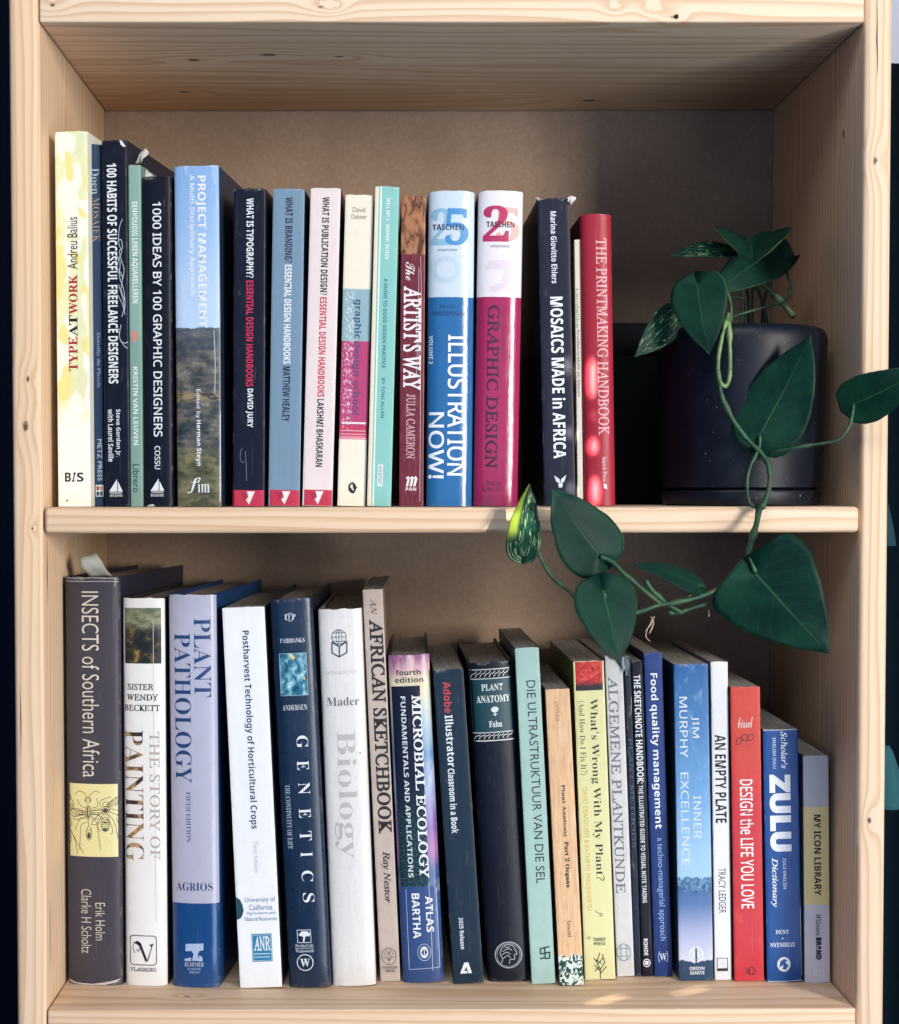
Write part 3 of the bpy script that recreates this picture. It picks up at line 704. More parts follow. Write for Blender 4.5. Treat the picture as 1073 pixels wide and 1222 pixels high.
   ('s','insect_drawing','3A3432',0.00127,[[(0.4076,0.538),(0.3419,0.5267),(0.2535,0.5236),(0.1794,0.5318)],[(0.4415,0.538),(0.5041,0.5267),(0.578,0.5226),(0.6441,0.5267)],[(0.3694,0.5647),(0.2814,0.5585),(0.2231,0.5441)],[(0.4872,0.5647),(0.6054,0.5585),(0.5844,0.54)],[(0.3755,0.5893),(0.2725,0.5914),(0.1756,0.6201)],[(0.3971,0.5996),(0.2937,0.6078),(0.2747,0.6386),(0.2616,0.6674)],[(0.4858,0.5914),(0.5737,0.5975),(0.6156,0.6345),(0.6504,0.6653)],[(0.4253,0.5934),(0.4348,0.6099)],[(0.3748,0.5777),(0.3524,0.581),(0.2989,0.5826),(0.2287,0.5823),(0.1606,0.5799),(0.1128,0.5763),(0.0981,0.5722),(0.1204,0.5689),(0.1739,0.5673),(0.2441,0.5676),(0.3123,0.57),(0.3601,0.5736),(0.3748,0.5777)],[(0.374,0.5844),(0.3619,0.5876),(0.3219,0.5907),(0.2648,0.5929),(0.2059,0.5936),(0.1609,0.5926),(0.1419,0.5901),(0.154,0.5869),(0.1939,0.5838),(0.251,0.5816),(0.31,0.5809),(0.355,0.582),(0.374,0.5844)],[(0.6987,0.5702),(0.688,0.5738),(0.651,0.5772),(0.5976,0.5794),(0.5421,0.5798),(0.4994,0.5784),(0.4809,0.5756),(0.4916,0.572),(0.5286,0.5686),(0.582,0.5664),(0.6375,0.566),(0.6802,0.5673),(0.6987,0.5702)],[(0.6599,0.5882),(0.644,0.5902),(0.6095,0.5908),(0.5656,0.59),(0.524,0.5879),(0.4959,0.585),(0.4889,0.5822),(0.5047,0.5802),(0.5393,0.5796),(0.5832,0.5804),(0.6248,0.5826),(0.6528,0.5854),(0.6599,0.5882)],[(0.3543,0.5729),(0.1189,0.5688)],[(0.3542,0.5749),(0.1482,0.5733)],[(0.3541,0.577),(0.1774,0.5778)],[(0.354,0.5791),(0.2067,0.5823)],[(0.4942,0.5708),(0.6637,0.5688)],[(0.4941,0.5739),(0.6486,0.5749)],[(0.4939,0.577),(0.6335,0.5811)],[(0.4778,0.5749),(0.4706,0.584),(0.452,0.5906),(0.4268,0.593),(0.402,0.5906),(0.384,0.584),(0.3777,0.5749),(0.3849,0.5659),(0.4036,0.5593),(0.4287,0.5569),(0.4536,0.5593),(0.4716,0.5659),(0.4778,0.5749)],[(0.4927,0.6263),(0.4851,0.6347),(0.4654,0.6409),(0.4389,0.6431),(0.4126,0.6409),(0.3936,0.6347),(0.3869,0.6263),(0.3944,0.6179),(0.4141,0.6117),(0.4407,0.6094),(0.467,0.6117),(0.486,0.6179),(0.4927,0.6263)],[(0.4809,0.5452),(0.4732,0.5485),(0.4526,0.5509),(0.4246,0.5517),(0.3966,0.5509),(0.3763,0.5485),(0.3689,0.5452),(0.3766,0.5419),(0.3972,0.5395),(0.4253,0.5386),(0.4532,0.5395),(0.4736,0.5419),(0.4809,0.5452)],[(0.4044,0.5431),(0.4022,0.5447),(0.3962,0.5458),(0.388,0.5462),(0.38,0.5458),(0.3741,0.5447),(0.372,0.5431),(0.3742,0.5416),(0.3802,0.5405),(0.3884,0.54),(0.3964,0.5405),(0.4023,0.5416),(0.4044,0.5431)],[(0.4781,0.5431),(0.4758,0.5447),(0.4698,0.5458),(0.4617,0.5462),(0.4536,0.5458),(0.4478,0.5447),(0.4457,0.5431),(0.4479,0.5416),(0.4539,0.5405),(0.462,0.54),(0.4701,0.5405),(0.476,0.5416),(0.4781,0.5431)],[(0.3962,0.616),(0.4402,0.6185),(0.4844,0.616)],[(0.3959,0.6222),(0.4399,0.6246),(0.4841,0.6222)],[(0.3956,0.6283),(0.4395,0.6308),(0.4837,0.6283)],[(0.3953,0.6345),(0.4392,0.637),(0.4834,0.6345)],[(0.7927,0.5544),(0.7858,0.5573),(0.7673,0.5594),(0.7423,0.5602),(0.7173,0.5594),(0.6991,0.5573),(0.6925,0.5544),(0.6994,0.5515),(0.7179,0.5494),(0.743,0.5487),(0.768,0.5494),(0.7862,0.5515),(0.7927,0.5544)],[(0.8152,0.5698),(0.8055,0.5743),(0.7794,0.5776),(0.744,0.5789),(0.7088,0.5776),(0.6831,0.5743),(0.6739,0.5698),(0.6837,0.5653),(0.7097,0.562),(0.7452,0.5608),(0.7804,0.562),(0.8061,0.5653),(0.8152,0.5698)],[(0.8039,0.5852),(0.795,0.5885),(0.7712,0.5909),(0.7388,0.5918),(0.7065,0.5909),(0.6829,0.5885),(0.6744,0.5852),(0.6833,0.5819),(0.7072,0.5795),(0.7396,0.5786),(0.7719,0.5795),(0.7955,0.5819),(0.8039,0.5852)],[(0.8086,0.6037),(0.7982,0.6124),(0.7708,0.6188),(0.7339,0.6211),(0.6974,0.6188),(0.6709,0.6124),(0.6615,0.6037),(0.6719,0.595),(0.6992,0.5886),(0.7362,0.5862),(0.7728,0.5886),(0.7993,0.595),(0.8086,0.6037)],[(0.6783,0.5934),(0.7355,0.5961),(0.796,0.5934)],[(0.6744,0.5982),(0.7352,0.6008),(0.7994,0.5982)],[(0.6704,0.6029),(0.7349,0.6055),(0.8028,0.6029)],[(0.6738,0.6076),(0.7346,0.6103),(0.7988,0.6076)],[(0.6772,0.6123),(0.7343,0.615),(0.7948,0.6123)],[(0.6806,0.617),(0.734,0.6197),(0.7908,0.617)],[(1.0053,0.54),(1.0015,0.5441),(0.9668,0.55),(0.9104,0.5559),(0.8474,0.5603),(0.7947,0.562),(0.7664,0.5606),(0.7701,0.5565),(0.8048,0.5507),(0.8612,0.5447),(0.9242,0.5403),(0.977,0.5386),(1.0053,0.54)],[(0.9954,0.5778),(0.9758,0.5797),(0.9355,0.5797),(0.8855,0.5779),(0.8391,0.5748),(0.8087,0.5711),(0.8024,0.568),(0.8221,0.5661),(0.8623,0.5661),(0.9124,0.5679),(0.9588,0.571),(0.9892,0.5746),(0.9954,0.5778)],[(0.6788,0.5626),(0.6353,0.5503),(0.7095,0.5421),(0.8426,0.5359)],[(0.6707,0.5749),(0.5446,0.5914),(0.4851,0.6037),(0.5733,0.6037),(0.6326,0.5955)],[(0.67,0.5852),(0.6025,0.6078),(0.6457,0.6222)],[(0.8101,0.5811),(0.8971,0.5996),(0.9531,0.6386)],[(0.802,0.5914),(0.8664,0.6181),(0.8363,0.6283)],[(0.7823,0.5565),(0.9755,0.5318)],[(0.7895,0.5585),(0.975,0.5388)],[(0.7967,0.5606),(0.9745,0.5458)],[(0.8039,0.5626),(0.974,0.5528)],[(0.0804,0.5442),(0.0621,0.5487),(0.0376,0.5515),(0.0134,0.5517),(-0.0039,0.5494),(-0.0097,0.5451),(-0.0025,0.54),(0.0158,0.5354),(0.0404,0.5327),(0.0646,0.5324),(0.0819,0.5348),(0.0877,0.5391),(0.0804,0.5442)],[(0.0179,0.5154),(0.0687,0.5359),(0.1489,0.5565),(0.0894,0.5708),(0.0235,0.5606)],[(0.0303,0.577),(0.177,0.5873),(0.3097,0.5811)],[(0.0374,0.5832),(0.1027,0.6057),(0.0287,0.6201)],[(0.0215,0.614),(0.1456,0.6345),(0.3345,0.6756)],[(0.0291,0.6078),(0.1745,0.6448),(0.2171,0.6776)],[(0.089,0.6375),(0.0914,0.6447),(0.0808,0.6503),(0.0599,0.6528),(0.0345,0.6514),(0.0112,0.6467),(-0.0037,0.6397),(-0.0061,0.6325),(0.0045,0.6269),(0.0253,0.6244),(0.0508,0.6258),(0.0741,0.6305),(0.089,0.6375)],[(0.0209,0.6304),(0.0871,0.6283)],[(0.0206,0.6386),(0.094,0.6386)],[(0.0203,0.6468),(0.0863,0.6489)],[(0.1521,0.5681),(0.1363,0.5687),(0.116,0.5677),(0.0965,0.5653),(0.0831,0.5622),(0.0793,0.5592),(0.0863,0.5571),(0.102,0.5565),(0.1224,0.5576),(0.1419,0.56),(0.1553,0.5631),(0.159,0.5661),(0.1521,0.5681)],[(1.011,0.5503),(1.0067,0.5554),(0.9956,0.5592),(0.9808,0.5606),(0.9662,0.5592),(0.9557,0.5554),(0.9521,0.5503),(0.9564,0.5452),(0.9675,0.5414),(0.9823,0.54),(0.9969,0.5414),(1.0075,0.5452),(1.011,0.5503)],[(0.9425,0.5811),(1.0002,0.5975),(0.9837,0.6222)],[(0.9274,0.5873),(0.97,0.6078)]]),
   ('c','insect_drawing','5A4E46',0.4278,0.5749,0.0324,0.0152,0.0),
   ('c','insect_drawing','C9BD96',0.4338,0.5729,0.0118,0.0107,0.0),
   ('c','insect_drawing','4A4240',0.7446,0.5698,0.0471,0.0062,0.0),
   ('c','insect_drawing','3A3432',0.0463,0.5431,0.0206,0.0041,0.0),
   ('c','insect_drawing','4A4240',0.4395,0.6324,0.0293,0.0074,0.0),
   ('c','insect_drawing','5A4E46',0.7343,0.616,0.0411,0.0033,0.0),
   ('c','insect_drawing','5A4E46',0.7353,0.5996,0.0559,0.0021,0.0),
   ('t','author_lettering','Erik Holm','slc','d',0.545,0.7199,0.7967,0.8891,'CFC8B2',{}),
   ('t','author_lettering','Clarke H Scholtz','slc','d',0.2827,0.4721,0.7639,0.922,'CFC8B2',{}),
   ('s','worn_edge','B9B4B4',0.00164,[[(0.0074,0.0021),(0.2329,0.0031),(0.5337,0.0021),(0.9697,0.0031)],[(0.0222,0.0103),(0.3077,0.0113),(0.6535,0.0103),(0.9841,0.0113)],[(0.9397,0.0021),(0.9307,0.0226)]]),
   ('p','worn_edge','C9BEBE',[[(0.0149,0.9897),(0.1886,0.9959),(0.4784,0.9969),(0.7396,0.9918),(0.9866,0.9846),(0.9135,0.9928),(0.6957,0.999),(0.2609,1.0),(0.0436,0.9959)]]),
  ]),
  dict(yaw=7,dep=0.18,stops=[(0,'EAE7E1')],side='2B2A2E',kind='hard',rnd=0.006,gloss=0.3,label='white hardback with a small dark portrait picture above brown serif title',x=-0.2358,y=0.0544,z=0.0,tilt=-0.12,w=0.0335,h=0.3016,items=[
   ('b','picture_panel','@portrait',0.0128,0.9343,0.0259,0.1685,0.1),
   ('t','author_lettering','SISTER','R','h',0.1298,0.7595,0.2203,0.2365,'2A2724',{'bold': 0.006}),
   ('t','author_lettering','WENDY','R','h',0.1086,0.864,0.2473,0.2635,'2A2724',{'bold': 0.006}),
   ('t','author_lettering','BECKETT','R','h',0.039,0.9007,0.2743,0.2905,'2A2724',{'bold': 0.006}),
   ('t','title_lettering','PAINTING','S','d',0.0429,0.5066,0.3391,0.6782,'@foil',{}),
   ('t','title_lettering','THE STORY OF','R','d',0.6516,0.8835,0.3434,0.6717,'B5A894',{}),
   ('r','publisher_logo','2A2826',0.1409,0.7761,0.8704,0.946,0.00216,0.00864,0.1),
   ('p','publisher_logo','18171A',[[(0.2192,0.8898),(0.3351,0.8834),(0.4117,0.8898),(0.5626,0.933),(0.5236,0.9395),(0.3726,0.8985),(0.296,0.892)],[(0.5626,0.933),(0.6613,0.8985),(0.6039,0.8942),(0.7197,0.8898),(0.6806,0.8985),(0.5717,0.9395)]]),
   ('s','publisher_logo','18171A',0.00173,[[(0.2559,0.9158),(0.2087,0.9028),(0.2384,0.8898),(0.3348,0.8877),(0.3918,0.8985),(0.3524,0.9114),(0.295,0.9071)]]),
   ('t','publisher_lettering','VLAEBERG','R','h',0.1471,0.7724,0.9531,0.9633,'3A3836',{'bold': 0.01}),
   ('s','crease','CFCAC4',0.0013,[[(0.7628,0.0562),(0.7562,0.4017),(0.7817,0.8337)]]),
  ]),
  dict(yaw=6,dep=0.2,stops=[(0,'B9B9CC'),(0.785,'0F4A86')],side='0C3C6E',kind='hard',rnd=0.006,gloss=0.16,label='thick lavender book with blue foot and large blue serif title on plant disease',x=-0.1963,y=0.05,z=0.0,tilt=-0.35,w=0.0376,h=0.3044,items=[
   ('t','title_lettering','PLANT','S','d',0.5498,0.9007,0.0597,0.2601,'123F74',{}),
   ('t','title_lettering','PATHOLOGY','S','d',0.1271,0.4784,0.0981,0.4776,'123F74',{}),
   ('t','edition_lettering','FIFTH EDITION','S','d',0.3503,0.4448,0.5011,0.629,'26477A',{}),
   ('t','author_lettering','AGRIOS','S','h',0.1104,0.8845,0.7324,0.7527,'14305E',{}),
   ('p','publisher_logo','A9BDD6',[[(0.3033,0.8891),(0.6825,0.887),(0.6809,0.9041),(0.5946,0.9062),(0.5592,0.9168),(0.5923,0.9318),(0.4372,0.9318),(0.4733,0.9147),(0.4223,0.9062),(0.3016,0.9083)],[(0.2826,0.9275),(0.4208,0.9232),(0.4199,0.9328),(0.2821,0.9328)],[(0.5937,0.9168),(0.662,0.9232),(0.6612,0.9328),(0.575,0.9328)]]),
   ('t','publisher_lettering','ELSEVIER','S','h',0.2813,0.6862,0.936,0.9467,'C5D2E2',{}),
   ('t','publisher_lettering','ACADEMIC','S','h',0.3319,0.6335,0.9499,0.9559,'A5B8D0',{}),
   ('t','publisher_lettering','PRESS','S','h',0.3828,0.5897,0.9584,0.9644,'A5B8D0',{}),
  ]),
  dict(yaw=3,dep=0.19,stops=[(0,'EDEFF0')],side='1E2A3C',kind='soft',label='white leaning paperback with navy title and small teal square emblem',x=-0.1453,y=0.0476,z=0.0,tilt=-2.48,w=0.0331,h=0.2945,items=[
   ('t','title_lettering','Postharvest Technology of Horticultural Crops','sb','d',0.4049,0.6178,0.0617,0.5815,'16325A',{}),
   ('t','edition_lettering','Third Edition','s','d',0.4793,0.5766,0.6123,0.696,'BBBFC4',{}),
   ('t','publisher_lettering','University of','s','h',0.2162,0.9384,0.761,0.7775,'2D6C8E',{}),
   ('t','publisher_lettering','California','s','h',0.3059,0.8624,0.7808,0.7952,'2D6C8E',{}),
   ('t','publisher_lettering','Agriculture and','s','h',0.2405,0.9241,0.7985,0.8095,'2D6C8E',{}),
   ('t','publisher_lettering','Natural Resources','s','h',0.1953,0.9573,0.8128,0.8238,'2D6C8E',{}),
   ('b','publisher_logo','1F7CA8',0.329,0.8084,0.8579,0.9317,0.1),
   ('r','publisher_logo_frame','DDE9EE',0.3486,0.7888,0.8612,0.9284,0.0011,0.00044,0.2),
   ('t','publisher_logo_lettering','ANR','R','h',0.3826,0.7738,0.8645,0.9031,'E6F0F4',{'z': 0.2,'bold': 0.01}),
   ('b','publisher_logo_frame','BFD8E2',0.3711,0.7528,0.9097,0.9123,0.2),
   ('b','publisher_logo_frame','BFD8E2',0.3674,0.7492,0.9185,0.9207,0.2),
   ('p','printed_motif','1E4A5C',[[(0.0094,0.7599),(0.1003,0.7665),(0.1532,0.7797),(0.1759,0.7952),(0.141,0.8084),(0.0991,0.815),(0.0068,0.8205)]]),
  ]),
  dict(yaw=2.5,dep=0.19,stops=[(0,'102A46')],side='0D1A2C',kind='hard',rnd=0.005,gloss=0.25,label='dark blue hardback with a small sky picture and widely spaced white letters',x=-0.1075,y=0.0474,z=0.0,tilt=-2.72,w=0.0331,h=0.301,items=[
   ('t','series_lettering','ITP','S','h',0.3373,0.6021,0.0399,0.0539,'D0DAE0',{}),
   ('c','series_lettering','D0DAE0',0.4695,0.0474,0.0946,0.0108,0.00129),
   ('t','author_lettering','FAIRBANKS','S','h',0.2054,0.7844,0.1013,0.1131,'DDE4E8',{}),
   ('b','picture_panel','@cloudpic',0.165,0.8041,0.1401,0.2478,0.1),
   ('r','picture_border','9FB6C2',0.165,0.8041,0.1401,0.2478,0.00129,0.00022,0.2),
   ('t','author_lettering','ANDERSEN','S','h',0.1828,0.7675,0.2716,0.2856,'DDE4E8',{}),
   ('t','title_lettering','G','S','d',0.4781,0.7479,0.3513,0.3836,'E9EDEF',{}),
   ('t','title_lettering','E','S','d',0.4661,0.7368,0.4159,0.4397,'E9EDEF',{}),
   ('t','title_lettering','N','S','d',0.4622,0.7339,0.472,0.5022,'E9EDEF',{}),
   ('t','title_lettering','E','S','d',0.4525,0.7251,0.5388,0.5625,'E9EDEF',{}),
   ('t','title_lettering','T','S','d',0.4451,0.7187,0.597,0.6207,'E9EDEF',{}),
   ('t','title_lettering','I','S','d',0.4425,0.7168,0.6509,0.6627,'E9EDEF',{}),
   ('t','title_lettering','C','S','d',0.4363,0.7116,0.6983,0.7263,'E9EDEF',{}),
   ('t','title_lettering','S','S','d',0.4397,0.7159,0.7565,0.7802,'E9EDEF',{}),
   ('t','subtitle_lettering','THE CONTINUITY OF LIFE','S','d',0.1465,0.2634,0.4763,0.6422,'B9C6CF',{}),
   ('r','publisher_logo','D6DEE2',0.2642,0.5816,0.8513,0.8836,0.00172,0.00108,0.1),
   ('p','publisher_logo','E2E8EA',[[(0.2856,0.8642),(0.3695,0.8545),(0.5083,0.8545),(0.5742,0.8621),(0.542,0.8675),(0.4527,0.8675),(0.4262,0.8815),(0.3865,0.8815),(0.4026,0.8685)]]),
   ('t','publisher_lettering','Brooks/Cole','S','h',0.2031,0.6303,0.8869,0.8955,'CFD8DD',{}),
   ('b','publisher_rule','BFCAD0',0.1995,0.6369,0.8978,0.8991,0.1),
   ('t','publisher_lettering','Wadsworth','S','h',0.2062,0.6338,0.9009,0.9095,'CFD8DD',{}),
   ('c','publisher_logo','E2E8EA',0.4167,0.9353,0.1992,0.0216,0.00216),
   ('t','publisher_logo_lettering','W','F','h',0.3009,0.53,0.9256,0.9461,'E2E8EA',{}),
  ]),
  dict(yaw=2,dep=0.19,stops=[(0,'E4E1DC')],side='7C7C80',kind='hard',rnd=0.005,gloss=0.25,wrinkle=1,label='wrinkled white hardback with a globe on open book emblem and faint grey title',x=-0.0734,y=0.0512,z=0.0,tilt=-2.14,w=0.0341,h=0.2928,items=[
   ('c','publisher_logo','3A4A5C',0.4656,0.0744,0.1737,0.0204,0.002),
   ('c','publisher_logo','3A4A5C',0.4656,0.0744,0.0755,0.0204,0.00156),
   ('s','publisher_logo','3A4A5C',0.00178,[[(0.2957,0.0744),(0.6355,0.0744)],[(0.3277,0.0633),(0.6109,0.0633)],[(0.3203,0.0856),(0.6035,0.0856)],[(0.4723,0.0544),(0.4593,0.0933)]]),
   ('s','publisher_logo','3A4A5C',0.00356,[[(0.3006,0.0878),(0.2913,0.1156),(0.4575,0.1267),(0.6313,0.1156),(0.6409,0.0867),(0.4665,0.1),(0.3006,0.0878)],[(0.4665,0.1),(0.4575,0.1267)]]),
   ('t','edition_lettering','SIXTH EDITION','s','h',0.0847,0.8784,0.1633,0.1722,'C4C0BC',{}),
   ('t','author_lettering','Mader','S','h',0.1248,0.8718,0.2333,0.2556,'5A5A60',{}),
   ('t','title_lettering','Biology','S','d',0.2021,0.7518,0.3222,0.66,'BFBBB6',{}),
   ('c','ink_spot','7A7068',0.8449,0.3822,0.0209,0.0024,0.0),
  ]),
  dict(yaw=2,dep=0.18,stops=[(0,'CBB8AA')],side='8E7A68',kind='soft',mot=0.25,label='narrow worn beige book with black serif title and round tree emblem',x=-0.0453,y=0.0633,z=0.0,tilt=-2.55,w=0.016,h=0.3075,items=[
   ('t','title_lettering','AN','I','d',0.3502,0.6744,0.0235,0.0662,'5A4A44',{}),
   ('t','title_lettering','AFRICAN SKETCHBOOK','R','d',0.25,0.9362,0.0769,0.6218,'201B1C',{'bold': 0.014}),
   ('t','author_lettering','Ray Nestor','I','d',0.3112,0.7477,0.6667,0.7991,'2A2524',{'bold': 0.01}),
   ('c','publisher_logo','3E3430',0.4875,0.9359,0.3681,0.0224,0.0015),
   ('s','publisher_logo','3E3430',0.00128,[[(0.4698,0.9573),(0.4911,0.9316),(0.3348,0.9188)],[(0.4769,0.9487),(0.252,0.9252)],[(0.4769,0.9487),(0.7176,0.9252)],[(0.4804,0.9444),(0.2047,0.9359)],[(0.4804,0.9444),(0.7859,0.9359)],[(0.4911,0.9316),(0.6454,0.9188)],[(0.4875,0.9359),(0.5036,0.9167)]]),
   ('t','publisher_lettering','FOUNTAIN','R','h',0.1239,0.877,0.9611,0.9679,'4A3E38',{'bold': 0.01}),
   ('t','publisher_lettering','PRESS','R','h',0.2712,0.7535,0.9701,0.9769,'4A3E38',{'bold': 0.01}),
  ]),
  dict(yaw=1,dep=0.18,mat='rainbow',side='161C30',kind='hard',rnd=0.005,gloss=0.2,label='book with iridescent pink and blue edges around a dark title panel',x=-0.0195,y=0.059,z=0.0,tilt=-2.59,w=0.0325,h=0.2564,items=[
   ('b','title_panel','@panel',-0.0001,0.7369,0.0946,0.7059,0.1),
   ('b','lower_panel','28487E',0.0493,0.8579,0.7059,1.0,0.1),
   ('t','edition_lettering','fourth','sb','h',0.1751,0.7758,0.0448,0.0614,'1E1A22',{}),
   ('t','edition_lettering','edition','sb','h',0.1466,0.8282,0.0678,0.0844,'1E1A22',{}),
   ('t','title_lettering','MICROBIAL ECOLOGY','R','d',0.5255,0.7565,0.1228,0.6803,'E9EDEF',{'z': 0.25,'bold': 0.012}),
   ('t','subtitle_lettering','FUNDAMENTALS AND APPLICATIONS','sb','d',0.2545,0.375,0.1253,0.6777,'DCE4E6',{'z': 0.25}),
   ('t','author_lettering','ATLAS','sb','d',0.6335,0.8114,0.7366,0.8465,'EDF0F2',{'z': 0.25}),
   ('t','author_lettering','BARTHA','sb','d',0.306,0.4937,0.7263,0.8645,'EDF0F2',{'z': 0.25}),
   ('s','panel_frame','C8D3DE',0.00153,[[(0.1759,0.7136),(0.1708,0.9591),(0.918,0.9565),(0.9096,0.7136)]]),
   ('c','publisher_logo','E6ECEF',0.5523,0.9079,0.0984,0.0179,0.0),
   ('c','publisher_logo','C3D0DC',0.5523,0.9079,0.1633,0.0263,0.00153),
   ('p','publisher_logo_pupil','20406E',[[(0.4736,0.9079),(0.5466,0.8964),(0.5384,0.9194)],[(0.631,0.9079),(0.5662,0.8964),(0.558,0.9194)]]),
   ('s','scratch','B5C4D4',0.00179,[[(0.7377,0.6957),(0.7446,0.7852),(0.7462,0.8619),(0.7385,0.9642)]]),
  ]),
  dict(yaw=0,dep=0.18,stops=[(0,'173044')],side='0E1626',kind='soft',label='dark teal leaning paperback with red and white bold title',x=0.0156,y=0.0567,z=0.0,tilt=-3.74,w=0.024,h=0.2458,items=[
   ('t','title_lettering','Adobe','sb','d',0.2922,0.549,0.04,0.1387,'C83A4C',{}),
   ('t','title_lettering','Illustrator','sb','d',0.2819,0.5522,0.1453,0.3093,'EDF1F2',{}),
   ('t','title_lettering','Classroom in a Book','sB','d',0.2642,0.4939,0.3147,0.52,'E2E8EA',{}),
   ('t','edition_lettering','2025 Release','sB','d',0.3086,0.4573,0.7893,0.8907,'D5DDE0',{}),
   ('p','publisher_logo','EDF1F2',[[(0.2374,0.968),(0.3955,0.9333),(0.5306,0.9333),(0.6293,0.968),(0.5077,0.968),(0.4542,0.9467),(0.3778,0.96),(0.4589,0.96),(0.4806,0.968)]]),
  ]),
  dict(yaw=0,dep=0.18,stops=[(0,'131828')],side='0B0E18',kind='hard',rnd=0.007,gloss=0.35,label='near black rounded hardback with a teal title block and a coin portrait at its foot',x=0.0481,y=0.0606,z=0.0,tilt=-3.62,w=0.035,h=0.2505,items=[
   ('b','title_block','10404A',0.0205,0.9901,0.0525,0.2178,0.1),
   ('b','gilt_rule','C9CDC8',0.0352,0.9907,0.021,0.0244,0.1),
   ('b','gilt_rule','C9CDC8',0.0403,0.9971,0.0499,0.053,0.2),
   ('b','gilt_rule','C9CDC8',0.0278,1.0012,0.2178,0.221,0.2),
   ('b','gilt_rule','C9CDC8',0.0346,1.0091,0.2428,0.2467,0.1),
   ('s','gilt_rope','C9CDC8',0.00236,[[(0.0428,0.0459),(0.0834,0.0367),(0.139,0.0346),(0.1785,0.0278)],[(0.1467,0.0459),(0.1872,0.0367),(0.2428,0.0346),(0.2823,0.0278)],[(0.2506,0.0459),(0.2911,0.0367),(0.3466,0.0346),(0.386,0.0278)],[(0.3544,0.0459),(0.3949,0.0367),(0.4504,0.0346),(0.4898,0.0278)],[(0.4583,0.0459),(0.4987,0.0367),(0.5542,0.0346),(0.5936,0.0278)],[(0.5621,0.0459),(0.6025,0.0367),(0.658,0.0346),(0.6973,0.0278)],[(0.666,0.0459),(0.7063,0.0367),(0.7618,0.0346),(0.8011,0.0278)],[(0.7698,0.0459),(0.8101,0.0367),(0.8656,0.0346),(0.9049,0.0278)]]),
   ('s','gilt_rope','C9CDC8',0.00236,[[(0.0467,0.2383),(0.0874,0.2297),(0.1431,0.2283),(0.1818,0.2241)],[(0.1515,0.2383),(0.1922,0.2297),(0.2479,0.2283),(0.2865,0.2241)],[(0.2563,0.2383),(0.2969,0.2297),(0.3526,0.2283),(0.3912,0.2241)],[(0.361,0.2383),(0.4016,0.2297),(0.4573,0.2283),(0.4959,0.2241)],[(0.4658,0.2383),(0.5063,0.2297),(0.562,0.2283),(0.6006,0.2241)],[(0.5706,0.2383),(0.6111,0.2297),(0.6668,0.2283),(0.7053,0.2241)],[(0.6754,0.2383),(0.7158,0.2297),(0.7715,0.2283),(0.81,0.2241)],[(0.7801,0.2383),(0.8205,0.2297),(0.8762,0.2283),(0.9147,0.2241)]]),
   ('t','title_lettering','PLANT','S','h',0.2652,0.7487,0.0682,0.0892,'DCE4E0',{'z': 0.2,'bold': 0.01}),
   ('t','title_lettering','ANATOMY','S','h',0.1394,0.8979,0.1037,0.126,'DCE4E0',{'z': 0.2,'bold': 0.01}),
   ('p','flower_ornament','D5DEDA',[[(0.5127,0.1391),(0.5854,0.1404),(0.6283,0.147),(0.5975,0.1549),(0.5505,0.1575),(0.5483,0.1627),(0.5946,0.1614),(0.5363,0.1693),(0.4847,0.1614),(0.5263,0.1627),(0.5231,0.1575),(0.4693,0.1549),(0.4453,0.147)]]),
   ('t','author_lettering','Fahn','S','h',0.3882,0.6816,0.1837,0.2034,'DCE4E0',{'z': 0.2,'bold': 0.01}),
   ('c','coin_emblem','AEB6B8',0.5041,0.9173,0.3092,0.042,0.00289),
   ('c','coin_emblem','AEB6B8',0.5041,0.9173,0.2656,0.0367,0.00131),
   ('s','coin_emblem','AEB6B8',0.00236,[[(0.3218,0.9423),(0.3658,0.9291),(0.3161,0.9134),(0.3625,0.895),(0.4809,0.8845),(0.6112,0.8898),(0.6622,0.9029),(0.6944,0.916),(0.6363,0.9186),(0.6304,0.9318),(0.5355,0.9318),(0.5106,0.9449)],[(0.3766,0.9055),(0.494,0.8976),(0.5864,0.9029)],[(0.3529,0.916),(0.4703,0.9081),(0.5426,0.916)],[(0.386,0.9265),(0.4845,0.9186),(0.5379,0.9265)],[(0.4205,0.8924),(0.5342,0.8924)]]),
  ]),
  dict(yaw=0,dep=0.17,stops=[(0,'A9CDC2')],side='3E5A58',kind='soft',mot=0.15,label='pale mint paperback with dark sans title running its whole height',x=0.074,y=0.0563,z=0.0,tilt=-2.99,w=0.019,h=0.2625,items=[
   ('t','title_lettering','DIE ULTRASTRUKTUUR VAN DIE SEL','s','d',0.4047,0.775,0.0973,0.7007,'1E3040',{}),
   ('s','publisher_logo','16303E',0.00424,[[(0.4204,0.9102),(0.4316,0.8953),(0.6154,0.8928),(0.6028,0.9102),(0.4204,0.9102)],[(0.6229,0.9077),(0.8052,0.9077),(0.7932,0.9252),(0.6103,0.9252),(0.6229,0.9077)],[(0.799,0.8903),(0.6154,0.8928)],[(0.4091,0.9252),(0.5572,0.9227)]]),
  ]),
  dict(yaw=0,dep=0.16,mat='tanwood',side='6A4A34',kind='soft',mot=0.2,label='short tan orange paperback with a green and white mottled foot',x=0.0953,y=0.052,z=0.0,tilt=-2.92,w=0.0192,h=0.2311,items=[
   ('t','author_lettering','CUTLER','R','d',0.3538,0.5139,0.0424,0.1102,'B08A6A',{'bold': 0.01}),
   ('t','title_lettering','Plant Anatomy','S','d',0.4388,0.6217,0.322,0.5,'3A2A22',{'bold': 0.01}),
   ('t','title_lettering','Part 2 Organs','S','d',0.4334,0.6543,0.5141,0.6695,'3A2A22',{'bold': 0.02}),
   ('t','publisher_lettering','Arnold','S','d',0.4246,0.599,0.7768,0.8362,'6A4A34',{}),
  ]),
